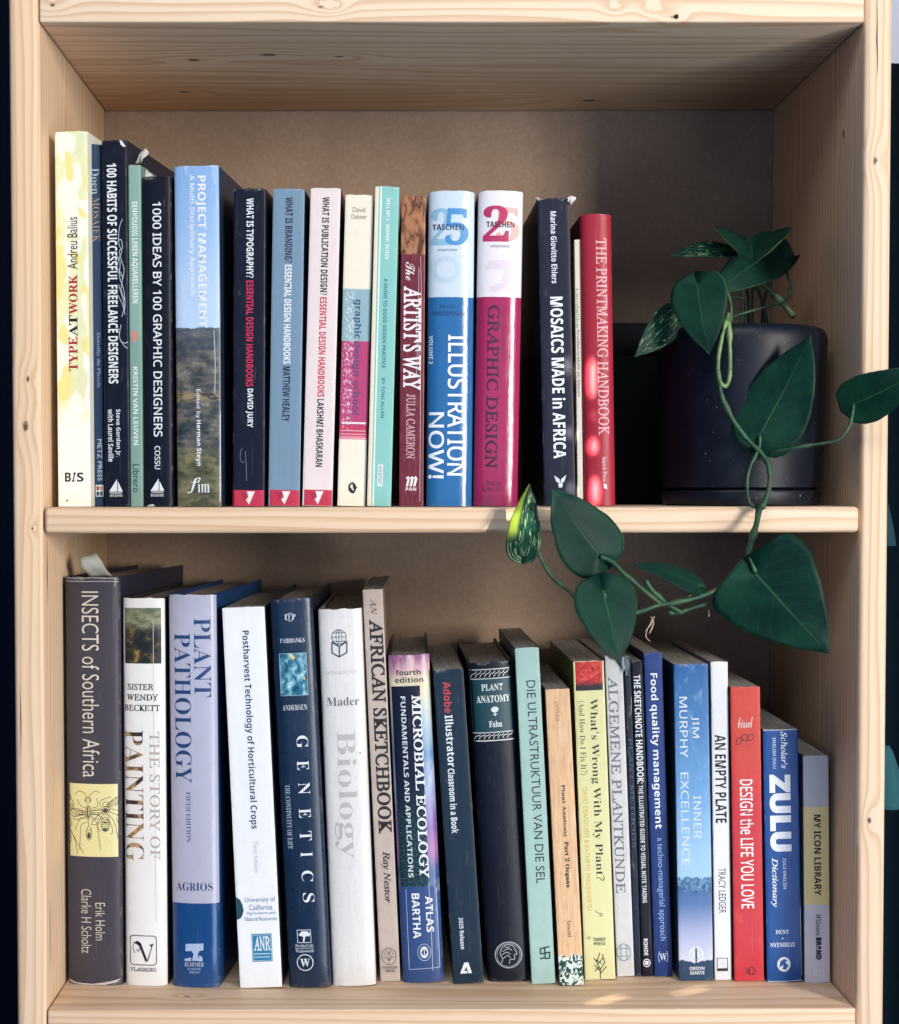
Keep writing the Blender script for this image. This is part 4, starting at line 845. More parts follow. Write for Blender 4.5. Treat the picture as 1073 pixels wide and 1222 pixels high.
  dict(yaw=0,dep=0.17,stops=[(0,'E6E2A2')],side='6E7040',kind='soft',label='pale yellow paperback with a red leafy picture at its top',x=0.1194,y=0.0663,z=0.0,tilt=-2.32,w=0.0244,h=0.2508,items=[
   ('b','picture_panel','@redleaf',-0.001,1.0108,0.0021,0.0921,0.1),
   ('t','title_lettering',"What's Wrong With My Plant?",'S','d',0.4325,0.7559,0.1184,0.6895,'2A2A22',{}),
   ('t','subtitle_lettering','(And How Do I Fix It?)','S','d',0.0886,0.3192,0.1237,0.3553,'6A6444',{}),
   ('t','author_lettering','DAVID DEARDORFF & KATHRYN WADSWORTH','s','d',0.1487,0.3092,0.3947,0.7816,'D9B25E',{}),
   ('s','leaf_doodle','8A8E50',0.00211,[[(0.4101,0.7816),(0.4867,0.7895),(0.5919,0.7921)],[(0.5623,0.8),(0.6184,0.7921),(0.6419,0.8),(0.5623,0.8)],[(0.1131,0.8684),(0.1944,0.8632),(0.218,0.8711),(0.1131,0.8684)]]),
   ('t','publisher_lettering','TIMBER','sb','h',0.3096,0.7195,0.8684,0.8789,'3A3A30',{}),
   ('t','publisher_lettering','PRESS','sb','h',0.3311,0.7011,0.8821,0.8921,'3A3A30',{}),
   ('s','publisher_logo','26261F',0.00263,[[(0.501,0.9974),(0.5119,0.9684),(0.4021,0.9447),(0.5185,0.9158)],[(0.5119,0.9684),(0.6648,0.9474),(0.5957,0.9211)],[(0.5099,0.9737),(0.3201,0.9526)],[(0.4021,0.9447),(0.3146,0.9316)],[(0.4255,0.9526),(0.6181,0.9316)],[(0.5069,0.9816),(0.7125,0.9605)],[(0.4489,0.9605),(0.3386,0.9737)],[(0.3786,0.9368),(0.5583,0.95)]]),
  ]),
  dict(yaw=0,dep=0.17,stops=[(0,'D9D8D6')],side='9A9A98',kind='soft',worn=2,mot=0.2,label='tattered white paperback with grey serif title and a torn slanting top',x=0.1408,y=0.075,z=0.0,tilt=-2.39,w=0.0142,h=0.2518,items=[
   ('t','title_lettering','ALGEMENE PLANTKUNDE','R','d',0.1181,0.6736,0.0557,0.7374,'77787C',{'bold': 0.004}),
   ('c','publisher_logo','5A8298',0.4239,0.9244,0.4033,0.0279,0.00212),
   ('s','publisher_logo','5A8298',0.00186,[[(0.2849,0.8992),(0.2497,0.9496)],[(0.6148,0.9019),(0.584,0.9469)],[(0.086,0.9125),(0.7973,0.9125)],[(0.0691,0.9363),(0.7812,0.9363)]]),
  ]),
  dict(yaw=0,dep=0.17,stops=[(0,'1B2A3E')],side='0E1624',kind='soft',worn=2,mot=0.3,label='thin battered dark blue book with illegible worn lettering between white and black spines',x=0.1505,y=0.075,z=0.0,tilt=-2.18,w=0.0055,h=0.2543,items=[
   ('t','title_lettering','PLANT METHODS','R','d',0.2506,0.8426,0.2553,0.5974,'3E566C',{}),
  ]),
  dict(yaw=0,dep=0.17,stops=[(0,'0A1020')],side='0B101C',kind='soft',label='slim black paperback with small white capitals,beside the bright blue food book',x=0.1582,y=0.075,z=0.0,tilt=-2.25,w=0.0092,h=0.2504,items=[
   ('t','title_lettering','THE SKETCHNOTE HANDBOOK:','sB','d',0.1588,0.7693,0.0452,0.3883,'EEF0F2',{}),
   ('t','subtitle_lettering','THE ILLUSTRATED GUIDE TO VISUAL NOTE TAKING','sB','d',0.2591,0.6616,0.3936,0.766,'D5DADF',{}),
   ('t','author_lettering','ROHDE','sB','d',0.2258,0.5971,0.8803,0.9335,'EEF0F2',{}),
   ('c','publisher_logo','EEF0F2',0.4508,0.9574,0.3352,0.0133,0.00293),
   ('c','publisher_logo','EEF0F2',0.4508,0.9574,0.1743,0.0069,0.0),
  ]),
  dict(yaw=0,dep=0.18,stops=[(0,'2A4C92'),(0.05,'24458C'),(0.5,'1C3A7E')],side='0F2350',kind='soft',label='royal blue paperback with white bold title and pale blue subtitle on food quality',x=0.1707,y=0.0743,z=0.0,tilt=-2.18,w=0.0148,h=0.257,items=[
   ('t','title_lettering','Food quality management','sb','d',0.2002,0.7127,0.0646,0.5426,'F0F3F6',{}),
   ('t','subtitle_lettering','a techno-managerial approach','s','d',0.2847,0.7097,0.5711,0.8889,'8DB4E0',{}),
   ('t','publisher_logo','W','F','h',0.2955,0.6989,0.9289,0.9509,'C5D5EA',{}),
   ('s','publisher_logo','C5D5EA',0.00155,[[(0.3058,0.9225),(0.2294,0.938),(0.286,0.9561)],[(0.7098,0.9212),(0.7672,0.938),(0.6894,0.9561)]]),
  ]),
  dict(yaw=0,dep=0.18,mat='mountain',side='2E4258',kind='soft',label='blue paperback with a mountain range photograph low on its spine',x=0.1943,y=0.0637,z=0.0,tilt=-1.28,w=0.0272,h=0.2488,items=[
   ('t','author_lettering','JIM','sn','d',0.4749,0.7039,0.164,0.2328,'E8F0F6',{}),
   ('t','author_lettering','MURPHY','sn','d',0.1376,0.3665,0.1032,0.2937,'E8F0F6',{}),
   ('t','title_lettering','INNER','sn','d',0.5027,0.7196,0.4153,0.5503,'DDEAF4',{}),
   ('t','title_lettering','EXCELLENCE','sn','d',0.1404,0.3693,0.3413,0.6349,'DDEAF4',{}),
   ('c','publisher_logo','E3E9EE',0.5068,0.918,0.2241,0.0254,0.0),
   ('b','publisher_logo_slot','2A4460',0.4775,0.5353,0.8968,0.9444,0.2),
   ('c','publisher_logo_slot','9FB2C2',0.5068,0.918,0.1446,0.0169,0.00185),
   ('t','publisher_lettering','ORION','sb','h',0.3072,0.7409,0.9563,0.9669,'EEF2F4',{}),
   ('t','publisher_lettering','IGNITE','sb','h',0.3171,0.7388,0.9704,0.981,'EEF2F4',{}),
  ]),
  dict(yaw=0,dep=0.17,stops=[(0,'E9E9EA')],side='9A9CA2',kind='soft',label='slim white paperback with black condensed capitals left of the red book',x=0.2159,y=0.0656,z=0.0,tilt=-1.08,w=0.0138,h=0.2505,items=[
   ('t','title_lettering','AN EMPTY PLATE','sB','d',0.1745,0.8174,0.2289,0.5053,'18181C',{}),
   ('t','author_lettering','TRACY LEDGER','s','d',0.2813,0.7099,0.6474,0.7895,'2A2A30',{}),
   ('b','publisher_logo','1C1C22',0.1306,0.7735,0.9303,0.9724,0.1),
   ('b','publisher_logo_field','E9E9EA',0.1696,0.7267,0.9324,0.9632,0.2),
   ('p','publisher_logo_mark','1C1C22',[[(0.2528,0.9382),(0.6344,0.9355),(0.4887,0.9474),(0.5335,0.9592),(0.4173,0.9474)]]),
  ]),
  dict(yaw=0,dep=0.16,mat='redwash',side='6E1C22',kind='soft',label='red paperback with white handwritten style title and small dark doodle',x=0.2355,y=0.062,z=0.0,tilt=-1.16,w=0.0235,h=0.2313,items=[
   ('t','author_lettering','birsel','H','h',0.2331,0.7331,0.1037,0.1398,'F0E4E0',{}),
   ('s','doodle_drawing','5A1A24',0.00259,[[(0.1533,0.196),(0.2399,0.1729),(0.378,0.1787),(0.2926,0.1931),(0.1533,0.196)],[(0.3228,0.1758),(0.4359,0.1614),(0.574,0.1671),(0.5161,0.1844),(0.378,0.1787)],[(0.5177,0.1729),(0.6581,0.1614),(0.7681,0.17),(0.6553,0.1816),(0.5169,0.1787)]]),
   ('t','title_lettering','DESIGN the LIFE YOU LOVE','sBl','d',0.2593,0.7176,0.3141,0.7522,'F4ECE8',{}),
   ('c','publisher_logo','7A1E28',0.5881,0.9654,0.125,0.0144,0.00461),
   ('s','publisher_logo','7A1E28',0.00346,[[(0.3536,0.9539),(0.4627,0.9683),(0.3508,0.9741)],[(0.4647,0.9539),(0.4893,0.9769)]]),
  ]),
  dict(yaw=0,dep=0.16,stops=[(0,'1A55A2')],side='0C2A58',kind='soft',worn=1,gloss=0.3,label='short bright blue dictionary with very large white capitals',x=0.2627,y=0.06,z=0.0,tilt=-1.39,w=0.0276,h=0.1982,items=[
   ('t','title_lettering',"Scholar's",'I','d',0.5016,0.6918,0.0101,0.1554,'E8EEF4',{'bold': 0.01}),
   ('t','subtitle_lettering','ENGLISH-ZULU','sb','d',0.2623,0.3574,0.0338,0.1554,'C5D3E6',{}),
   ('t','title_lettering','ZULU','sbB','d',0.1505,0.7552,0.1791,0.4831,'F2F5F8',{}),
   ('t','title_lettering','Dictionary','I','d',0.1413,0.354,0.5068,0.7027,'E8EEF4',{'bold': 0.01}),
   ('t','subtitle_lettering','ZULU-ENGLISH','sb','d',0.5001,0.5947,0.5101,0.6318,'C5D3E6',{}),
   ('t','author_lettering','DENT','F','h',0.2592,0.6365,0.7939,0.8101,'E8EEF4',{}),
   ('c','author_dot','E8EEF4',0.4565,0.8277,0.0212,0.003,0.0),
   ('t','author_lettering','NYEMBEZI','F','h',0.0998,0.8069,0.8446,0.8615,'E8EEF4',{}),
   ('c','publisher_logo','EDF1F4',0.4791,0.9307,0.1931,0.0291,0.0),
   ('p','publisher_logo_mark','1A55A2',[[(0.3482,0.9426),(0.3746,0.9189),(0.4936,0.9088),(0.587,0.9155),(0.5155,0.9223),(0.608,0.9358),(0.5353,0.9527),(0.4415,0.9493),(0.4671,0.9324)]]),
   ('s','worn_edge','DDE5EC',0.00236,[[(0.0116,0.0024),(0.4639,0.0034),(0.9641,0.0017)],[(0.0122,0.9966),(0.4826,0.9983),(0.9771,0.9949)],[(0.9913,0.9764),(0.9791,0.7061)]]),
  ]),
  dict(yaw=0,dep=0.15,stops=[(0,'CCCCD4'),(0.2264,'F0DA98'),(0.6528,'DAD6E0')],side='6A6A74',kind='soft',label='shortest grey book with a mustard yellow middle,nearest the right side board',x=0.2878,y=0.058,z=0.0,tilt=-0.9,w=0.0201,h=0.1782,items=[
   ('t','title_lettering','MY ICON LIBRARY','sB','d',0.3951,0.6707,0.2604,0.6151,'1A1A20',{}),
   ('t','author_lettering','Wilmien','I','d',0.4366,0.6505,0.6981,0.7925,'33333C',{}),
   ('t','author_lettering','BRAND','sbB','d',0.4451,0.6601,0.8,0.8981,'15151A',{}),
   ('t','publisher_lettering','BIS','sb','h',0.337,0.786,0.9415,0.9698,'ECECF0',{}),
  ]),
]

def make_book(d, idx):
    w, h, dep = d['w'] - .0004, d['h'], d['dep']
    hard = d['kind'] == 'hard'
    D = d.get('rnd', .0012); n = 2.2 if D > .004 else (3.0 if D > .002 else 5.0)
    t = .0022 if hard else .0006
    t = min(t, w * .22)
    sp = Spine(w, h, D, n)
    root = empty('book', (0, 0, 0), d['label'], 'book', 'books on the upper shelf' if d['z'] > .1 else 'books on the lower shelf')
    th = math.radians(d['tilt'])
    lift = abs(math.sin(th)) * w / 2
    root.location = (d['x'], d['y'], d['z'] + lift + .0003)
    root.rotation_euler = (Matrix.Rotation(math.radians(-d['yaw']), 4, 'Z') @ Matrix.Rotation(th, 4, 'Y')).to_euler()
    mat = spine_mat(d); sm = side_mat(d['side'])
    # spine shell
    ns = 22; prof = []
    for i in range(ns + 1):
        a = -math.pi / 2 + math.pi * i / ns
        x = math.sin(a) * w / 2
        prof.append((x, sp.y(x)))
    nz = 24; vs = []; uv = []; fs = []
    R_ = random.Random(idx * 17 + 3)
    amp = .0011 if d.get('worn', 0) >= 2 else (.0007 if d.get('worn') else .00035)
    for j in range(nz + 1):
        v = j / nz
        for i, (x, y) in enumerate(prof):
            z = (1 - v) * h
            if j == 0: z += (mnoise.noise((x * 160 + idx * 9, y * 90, 1.3)) - .25) * amp * 2 - (abs(2 * x / w) ** 6) * amp * 1.2
            if j == 0 and d.get('label', '').startswith('tattered'): z += .004 - (x / w + .5) * .011
            vs.append((x, y, z)); uv.append((x / w + .5, v))
    N = ns + 1
    for j in range(nz):
        for i in range(ns): fs.append((j * N + i, (j + 1) * N + i, (j + 1) * N + i + 1, j * N + i + 1))
    base = len(vs)
    for j in (0, nz):          # inner edge for thickness
        for i, (x, y) in enumerate(prof):
            z = vs[j * N + i][2]
            vs.append((x * (1 - 2 * t / w), y + t, z)); uv.append((x / w + .5, j / nz))
    for i in range(ns):
        fs.append((i, i + 1, base + i + 1, base + i))
        fs.append((nz * N + i, base + N + i, base + N + i + 1, nz * N + i + 1))
        fs.append((base + i, base + i + 1, base + N + i + 1, base + N + i))
    so = obj('spine', vs, fs, mat, root, True, uv)
    so.data.set_sharp_from_angle(angle=math.radians(40))
    # cover boards
    top = h - (.0002 if not hard else 0)
    for side, nm in ((-1, 'back_cover'), (1, 'front_cover')):
        x0, x1 = (-w / 2, -w / 2 + t) if side < 0 else (w / 2 - t, w / 2)
        board(nm, (x0, D + .0001, 0), (x1, dep, top), sm, root, min(.0004, t * .3), 1)
    g = .003 if hard else .0003
    board('page_block', (-w / 2 + t + .0001, D * .55 + t + .0006, g), (w / 2 - t - .0001, dep - (.004 if hard else .0004), h - g - .0002), PAGES, root, 0)
    cuts = D > .0025
    merged = {}
    for it in d['items']:
        k, nm = it[0], it[1]
        if k == 't':
            _, _, s, f, o_, u0, u1, v0, v1, c, kw = it
            pending.append((queue_text(s, f, kw), sp, root, it, cuts))
        elif k == 'b':
            _, _, m, u0, u1, v0, v1, li = it
            grid_patch(nm, sp, u0, u1, v0, v1, get_mat(m), root, li * .001)
        else:
            polys = []; li = .0002
            if k == 'p': polys = it[3]
            elif k == 's':
                soft = any(q in nm for q in ('drawing', 'crease', 'scratch', 'worn', 'rope', 'coin', 'doodle'))
                for ln in it[4]: polys += stroke_polys(smooth_line(ln) if soft else ln, it[3], sp)
            elif k == 'c':
                _, _, c, u, v, ru, rv, rg = it
                m = 28
                pt = lambda a, q: (u + (ru - q * sp.h / sp.w) * math.cos(a), v + (rv - q) * math.sin(a))
                if rg:
                    for i in range(m):
                        a0, a1 = i * math.tau / m, (i + 1) * math.tau / m
                        polys.append([pt(a0, 0), pt(a1, 0), pt(a1, rg), pt(a0, rg)])
                else: polys = [[pt(i * math.tau / m, 0) for i in range(m)]]
            elif k == 'r':
                _, _, c, u0, u1, v0, v1, wd, rad, li2 = it; li = li2 * .001 + .0001
                ra = sp.h / sp.w; pts = []
                for (cu, cv, a0) in ((u1 - rad * ra, v0 + rad, -90), (u1 - rad * ra, v1 - rad, 0), (u0 + rad * ra, v1 - rad, 90), (u0 + rad * ra, v0 + rad, 180)):
                    for q in range(5):
                        an = math.radians(a0 + q * 22.5); pts.append((cu + rad * ra * math.cos(an), cv + rad * math.sin(an)))
                pts.append(pts[0]); polys = stroke_polys(pts, wd, sp)
            merged.setdefault((nm, it[2], li) if nm != 'gilt_rope' else (nm, it[2], li + len(merged) * 1e-6), []).extend(polys)
    for q, ((nm, c, li), polys) in enumerate(merged.items()):
        flat_to_spine(nm, sp, polys, get_mat(c), root, li + q * .00002, cuts)
    return root

ROOTS_BK = [make_book(d, i) for i, d in enumerate(BOOKS)]

# convert queued lettering in one go
bpy.context.view_layer.update()
dg = bpy.context.evaluated_depsgraph_get()
made = [bpy.data.meshes.new_from_object(q[0].evaluated_get(dg)) for q in pending]
for me, (fo, sp, root, it, cuts) in zip(made, pending):
    _, nm, s, f, o_, u0, u1, v0, v1, c, kw = it
    sh = kw.get('sh', -.0)
    if f == 'R': sh = -.24
    bm = bmesh.new(); bm.from_mesh(me); bpy.data.meshes.remove(me)
    cu = fo.data; bpy.data.objects.remove(fo); bpy.data.curves.remove(cu)
    if not bm.verts: bm.free(); continue
    for v in bm.verts: v.co.x += v.co.y * sh; v.co.z = 0
    bmesh.ops.remove_doubles(bm, verts=list(bm.verts), dist=1e-5)
    xs = [v.co.x for v in bm.verts]; ys = [v.co.y for v in bm.verts]
    ax, bx, ay, by = min(xs), max(xs), min(ys), max(ys)
    for v in bm.verts:
        a = (v.co.x - ax) / (bx - ax); b = (v.co.y - ay) / (by - ay)
        if o_ == 'h': u, vv = u0 + a * (u1 - u0), v1 - b * (v1 - v0)
        elif o_ == 'd': u, vv = u0 + b * (u1 - u0), v0 + a * (v1 - v0)
        else: u, vv = u1 - b * (u1 - u0), v1 - a * (v1 - v0)
        v.co = (u * sp.w, -vv * sp.h, 0)
    finish_flat(nm, bm, sp, get_mat(c), root, kw.get('z', .15) * .001 + .00003, cuts)

# torn paper: folded scraps on the second navy hardback, a strip out of the charcoal one, a frayed corner
bpy.context.view_layer.update()
def scrap(name, book, pts, hexc, th=.0003, bulge=.003, n=6):
    '''pts: four corners a-b-c-d in the scene; a curved little sheet fixed to its book'''
    A, B_, C_, D_ = [Vector(p) for p in pts]; vs = []; fs = []
    for j in range(n + 1):
        for i in range(n + 1):
            s, t = i / n, j / n
            p = (A * (1 - s) + B_ * s) * (1 - t) + (D_ * (1 - s) + C_ * s) * t
            p.y -= bulge * math.sin(math.pi * t) * (.6 + .4 * s) + .0006 * math.sin(9 * s + 5 * t)
            p.x += .0006 * math.sin(7 * t + 3 * s)
            vs.append(p)
    for j in range(n):
        for i in range(n): fs.append((j * (n + 1) + i, j * (n + 1) + i + 1, (j + 1) * (n + 1) + i + 1, (j + 1) * (n + 1) + i))
    o = obj(name, vs, fs, plain(hexc, .8), None, True)
    m = o.modifiers.new('thickness', 'SOLIDIFY'); m.thickness = th
    o.parent = book; o.matrix_parent_inverse = book.matrix_world.inverted()
scrap('torn_flap', ROOTS_BK[4], [[-0.2372,0.036,0.6299],[-0.2312,0.034,0.6305],[-0.2252,0.03,0.6371],[-0.2292,0.034,0.6414]], 'DDD6CC', 0.0003, 0.003)
scrap('exposed_page', ROOTS_BK[4], [[-0.2324,0.04,0.6286],[-0.228,0.04,0.626],[-0.223,0.036,0.6206],[-0.2319,0.036,0.6199]], 'C9C6C0', 0.0003, 0)
scrap('torn_flap', ROOTS_BK[17], [[-0.2803,0.075,0.3166],[-0.263,0.085,0.316],[-0.274,0.07,0.3358],[-0.2867,0.066,0.3321]], 'A9ACA2', 0.0005, 0.006)
scrap('frayed_corner', ROOTS_BK[14], [[0.0859,0.021,0.5993],[0.0896,0.021,0.5956],[0.0931,0.021,0.6024],[0.0881,0.019,0.6029]], 'D8D6D2', 0.0004, 0.001)
scrap('frayed_corner', ROOTS_BK[14], [[0.0633,0.022,0.6013],[0.0653,0.021,0.5999],[0.0653,0.021,0.6015],[0.0635,0.021,0.6021]], 'D8D6D2', 0.0003, 0.0)
scrap('tape_scrap', ROOTS_BK[30], [[0.1344,0.074,0.2503],[0.1376,0.073,0.2392],[0.1389,0.073,0.2478],[0.1361,0.072,0.2565]], 'A6ABAA', 0.0003, 0.001)
scrap('tape_scrap', ROOTS_BK[31], [[0.1389,0.073,0.2392],[0.1422,0.073,0.2392],[0.1415,0.073,0.2524],[0.1375,0.073,0.2524]], '7C8890', 0.0003, 0.0)

# ------------------------------------------------------------------ pot
def lathe(name, prof, c, mat, parent, n=72):
    v = []; f = []
    for r, z in prof:
        for k in range(n): v.append((c[0] + r * math.cos(k * math.tau / n), c[1] + r * math.sin(k * math.tau / n), c[2] + z))
    for i in range(len(prof) - 1):
        for k in range(n): f.append((i * n + k, i * n + (k + 1) % n, (i + 1) * n + (k + 1) % n, (i + 1) * n + k))
    o = obj(name, v, f, mat, None, True)
    o.data.set_sharp_from_angle(angle=math.radians(50))
    o.parent = parent; o.matrix_parent_inverse = parent.matrix_basis.inverted()
    return o
a = NT('pot_glaze'); nz_ = a.noise(a.obj(), 60, 3)
spk = a.step(a.noise(a.obj(), 420, 1), .74, .78)
cc = a.mix(nz_, lin('060B15'), lin('0A1220')); cc = a.mix(a.math('MULTIPLY', spk, .5), cc, lin('7A8494'))
a.bump(nz_, .08); POT = a.out(cc, a.math('MULTIPLY_ADD', nz_, .2, .36), .32)
PC = (.2290, .0760, HM + .0003)
pot = empty('plant_pot', PC, 'dark navy glazed round plant pot at the right end of the upper shelf', 'plant pot')
lathe('pot_wall', [(0, .012), (.057, .012), (.0600, .014), (.0620, .05), (.0650, .118), (.0656, .126), (.0647, .1305), (.0625, .1345), (.0595, .1358), (.0575, .134), (.054, .115)], PC, POT, pot)
lathe('saucer', [(0, 0), (.057, 0), (.0595, .0012), (.0615, .0095), (.0610, .011), (.0595, .0105), (.0590, .0118), (0, .0118)], PC, POT, pot)
a = NT('soil'); n_ = a.noise(a.obj(), 300, 4, .7); a.bump(n_, 1, .004)
lathe('soil', [(0, .121), (.03, .122), (.0550, .118)], PC, a.out(a.mix(n_, lin('1E1712'), lin('4A3A2C')), .95), pot, 32)

# a plain black box half hidden behind the pot
def storage_box():
    lo, hi = (.1270, .135, HM + .0003), (.2080, .240, HM + .1485)
    a = NT('black_card'); nn = a.noise(a.obj(), 90, 3); a.bump(nn, .1)
    m = a.out(a.mix(nn, lin('020306'), lin('04060A')), .7, .1)
    r = empty('storage_box', ((lo[0] + hi[0]) / 2, lo[1], lo[2]), 'plain black box standing behind the plant pot beside the red book', 'box')
    for nm, l, h in (('box_body', lo, (hi[0], hi[1], hi[2] - .0262)), ('box_lid', (lo[0] - .001, lo[1] - .001, hi[2] - .026), (hi[0] + .001, hi[1] + .001, hi[2]))):
        o = board(nm, l, h, m, None, .0012, 2); o.parent = r; o.matrix_parent_inverse = Matrix.Translation(-r.location)
storage_box()

# ------------------------------------------------------------------ trailing plant
LEAVES=[
 ([0.2424,0.1,0.5804],[0.2267,0.03,0.554],0.0595,0,-0.55,0.05,0,0.12,0.52),
 ([0.2644,0.1,0.5765],[0.2037,0.07,0.5357],0.0408,10,0.12,0.12,0,0.12,0.52),
 ([0.2248,0.09,0.573],[0.1696,0.055,0.5633],0.026,58,0.15,0.1,0.5,0.1,0.52),
 ([0.1837,0.022,0.5386],[0.1883,-0.002,0.4831],0.0421,8,0.18,0.15,0.12,0.15,0.52),
 ([0.1718,0.045,0.5175],[0.1383,0.03,0.4845],0.0266,-18,0.15,0.1,0.7,0.12,0.52),
 ([0.2685,0.1,0.5606],[0.2784,0.09,0.5697],0.008,20,0.5,0.2,0,0.1,0.52),
 ([0.2272,0.005,0.4245],[0.2597,-0.012,0.4967],0.0539,-10,0.22,-0.12,0.08,0.16,0.52),
 ([0.2888,-0.02,0.4466],[0.3289,-0.045,0.47],0.0382,20,0.2,0.15,0.05,0.18,0.52),
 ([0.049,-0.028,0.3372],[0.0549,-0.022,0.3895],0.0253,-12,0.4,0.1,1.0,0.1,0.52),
 ([0.1039,-0.035,0.3374],[0.0687,-0.045,0.3859],0.0475,12,0.16,-0.1,0.05,0.18,0.52),
 ([0.1037,-0.05,0.3145],[0.1139,-0.062,0.2638],0.0446,-14,0.18,0.12,0.05,0.2,0.52),
 ([0.1756,-0.03,0.3161],[0.1271,-0.04,0.3323],0.0227,50,0.3,0.12,0.05,0.1,0.52),
 ([0.2129,-0.045,0.3259],[0.2607,-0.062,0.2706],0.0777,4,0.1,0.1,0.03,0.16,0.4),
]
STEMS=[
 (1.7,[[0.2084,0.02,0.5091],[0.2083,0.02,0.5234],[0.2043,0.025,0.5346],[0.1956,0.025,0.5346]]),
 (1.9,[[0.208,0.03,0.5183],[0.2045,0.008,0.5085],[0.2046,0.005,0.4922],[0.2045,0.004,0.4688],[0.2012,0.003,0.4608],[0.1969,0.003,0.4644],[0.1958,0.004,0.4799],[0.1992,0.006,0.4985],[0.2037,0.01,0.5112],[0.2127,0.04,0.522]]),
 (2.2,[[0.1958,0.004,0.4737],[0.1978,0.004,0.4565],[0.205,0.003,0.4392],[0.2162,0.003,0.4232],[0.2272,0.002,0.4121],[0.2323,0.0,0.4029],[0.2326,-0.004,0.3905],[0.2287,-0.008,0.3777],[0.2241,-0.012,0.371]]),
 (1.5,[[0.2272,0.005,0.4245],[0.2262,0.003,0.4152],[0.22,0.0,0.4041],[0.2163,-0.003,0.3924],[0.2163,-0.006,0.3783],[0.2197,-0.01,0.3722],[0.2247,-0.012,0.3716]]),
 (2.6,[[0.2229,-0.012,0.3723],[0.2192,-0.02,0.3603],[0.2133,-0.03,0.3485],[0.2086,-0.04,0.3375]]),
 (1.6,[[0.2086,-0.04,0.3375],[0.2096,-0.046,0.3331],[0.2129,-0.045,0.3259]]),
 (1.3,[[0.2329,0.0,0.4115],[0.2438,-0.01,0.4143],[0.2635,-0.016,0.4178],[0.2775,-0.02,0.4206],[0.2847,-0.02,0.4285],[0.2876,-0.02,0.4375],[0.2888,-0.02,0.4466]]),
 (2.0,[[0.2105,-0.032,0.3372],[0.2062,-0.03,0.3215],[0.1961,-0.03,0.3082],[0.1733,-0.03,0.301],[0.1611,-0.031,0.2969],[0.1531,-0.032,0.2976]]),
 (2.0,[[0.1902,-0.035,0.3146],[0.1721,-0.036,0.3075],[0.154,-0.037,0.304],[0.1454,-0.038,0.3029],[0.1352,-0.042,0.2996],[0.1225,-0.047,0.2971],[0.1174,-0.05,0.2973]]),
 (1.6,[[0.1174,-0.05,0.2973],[0.1088,-0.052,0.301],[0.1037,-0.05,0.3145]]),
 (2.2,[[0.1478,-0.038,0.3029],[0.1358,-0.038,0.3125],[0.121,-0.037,0.325],[0.1122,-0.036,0.3339],[0.1039,-0.035,0.3374]]),
 (2.0,[[0.1635,-0.034,0.2966],[0.1531,-0.035,0.3027],[0.1421,-0.036,0.3123],[0.1361,-0.036,0.3207]]),
 (1.4,[[0.1756,-0.03,0.3161],[0.1677,-0.034,0.3086],[0.1613,-0.036,0.3039]]),
 (1.6,[[0.1174,-0.05,0.2973],[0.0932,-0.045,0.3035],[0.0819,-0.04,0.3127],[0.0706,-0.034,0.3219],[0.0638,-0.03,0.3325],[0.0592,-0.028,0.3426],[0.0533,-0.027,0.3426],[0.0484,-0.028,0.3378]]),
 (2.8,[[0.2479,0.1,0.5513],[0.2579,0.1,0.542],[0.2674,0.095,0.5308],[0.2741,0.09,0.521]]),
 (1.3,[[0.2698,0.1,0.5592],[0.2719,0.095,0.548],[0.2701,0.09,0.5381],[0.2643,0.088,0.532],[0.251,0.085,0.5283],[0.2334,0.08,0.5232],[0.2223,0.08,0.5193]]),
 (1.6,[[0.2409,0.11,0.5519],[0.2423,0.11,0.5366],[0.2418,0.11,0.5138]]),
 (1.7,[[0.2481,0.115,0.5506],[0.2536,0.115,0.5392],[0.2591,0.115,0.5143]]),
 (1.3,[[0.222,0.1,0.5354],[0.2286,0.1,0.538],[0.236,0.1,0.536],[0.238,0.1,0.5301],[0.2374,0.1,0.5128]]),
 (1.2,[[0.1718,0.045,0.5175],[0.1878,0.065,0.5248],[0.2072,0.08,0.5213],[0.2239,0.09,0.5098]]),
 (1.2,[[0.1837,0.022,0.5386],[0.2008,0.05,0.5346],[0.2199,0.09,0.523],[0.2266,0.09,0.5098]]),
 (1.2,[[0.2248,0.09,0.573],[0.2345,0.1,0.5606],[0.2353,0.1,0.5407],[0.2341,0.1,0.5108]]),
 (1.2,[[0.2447,0.11,0.5853],[0.2492,0.12,0.5701],[0.248,0.12,0.5431],[0.2482,0.12,0.5128]]),
 (1.2,[[0.2644,0.1,0.5765],[0.2628,0.12,0.5566],[0.2575,0.12,0.5364],[0.2549,0.12,0.5128]]),
]
ROOTS=[
 (0.45,[[0.1413,-0.045,0.2957],[0.1386,-0.047,0.2899],[0.136,-0.048,0.2871],[0.1345,-0.05,0.2813],[0.1375,-0.05,0.2784]]),
 (0.4,[[0.1399,-0.046,0.294],[0.1363,-0.05,0.2884],[0.1339,-0.05,0.2855]]),
 (0.5,[[0.1827,-0.031,0.2987],[0.1825,-0.032,0.294]]),
 (0.6,[[0.1389,-0.045,0.2951],[0.1405,-0.046,0.2904],[0.1372,-0.048,0.2835]]),
]
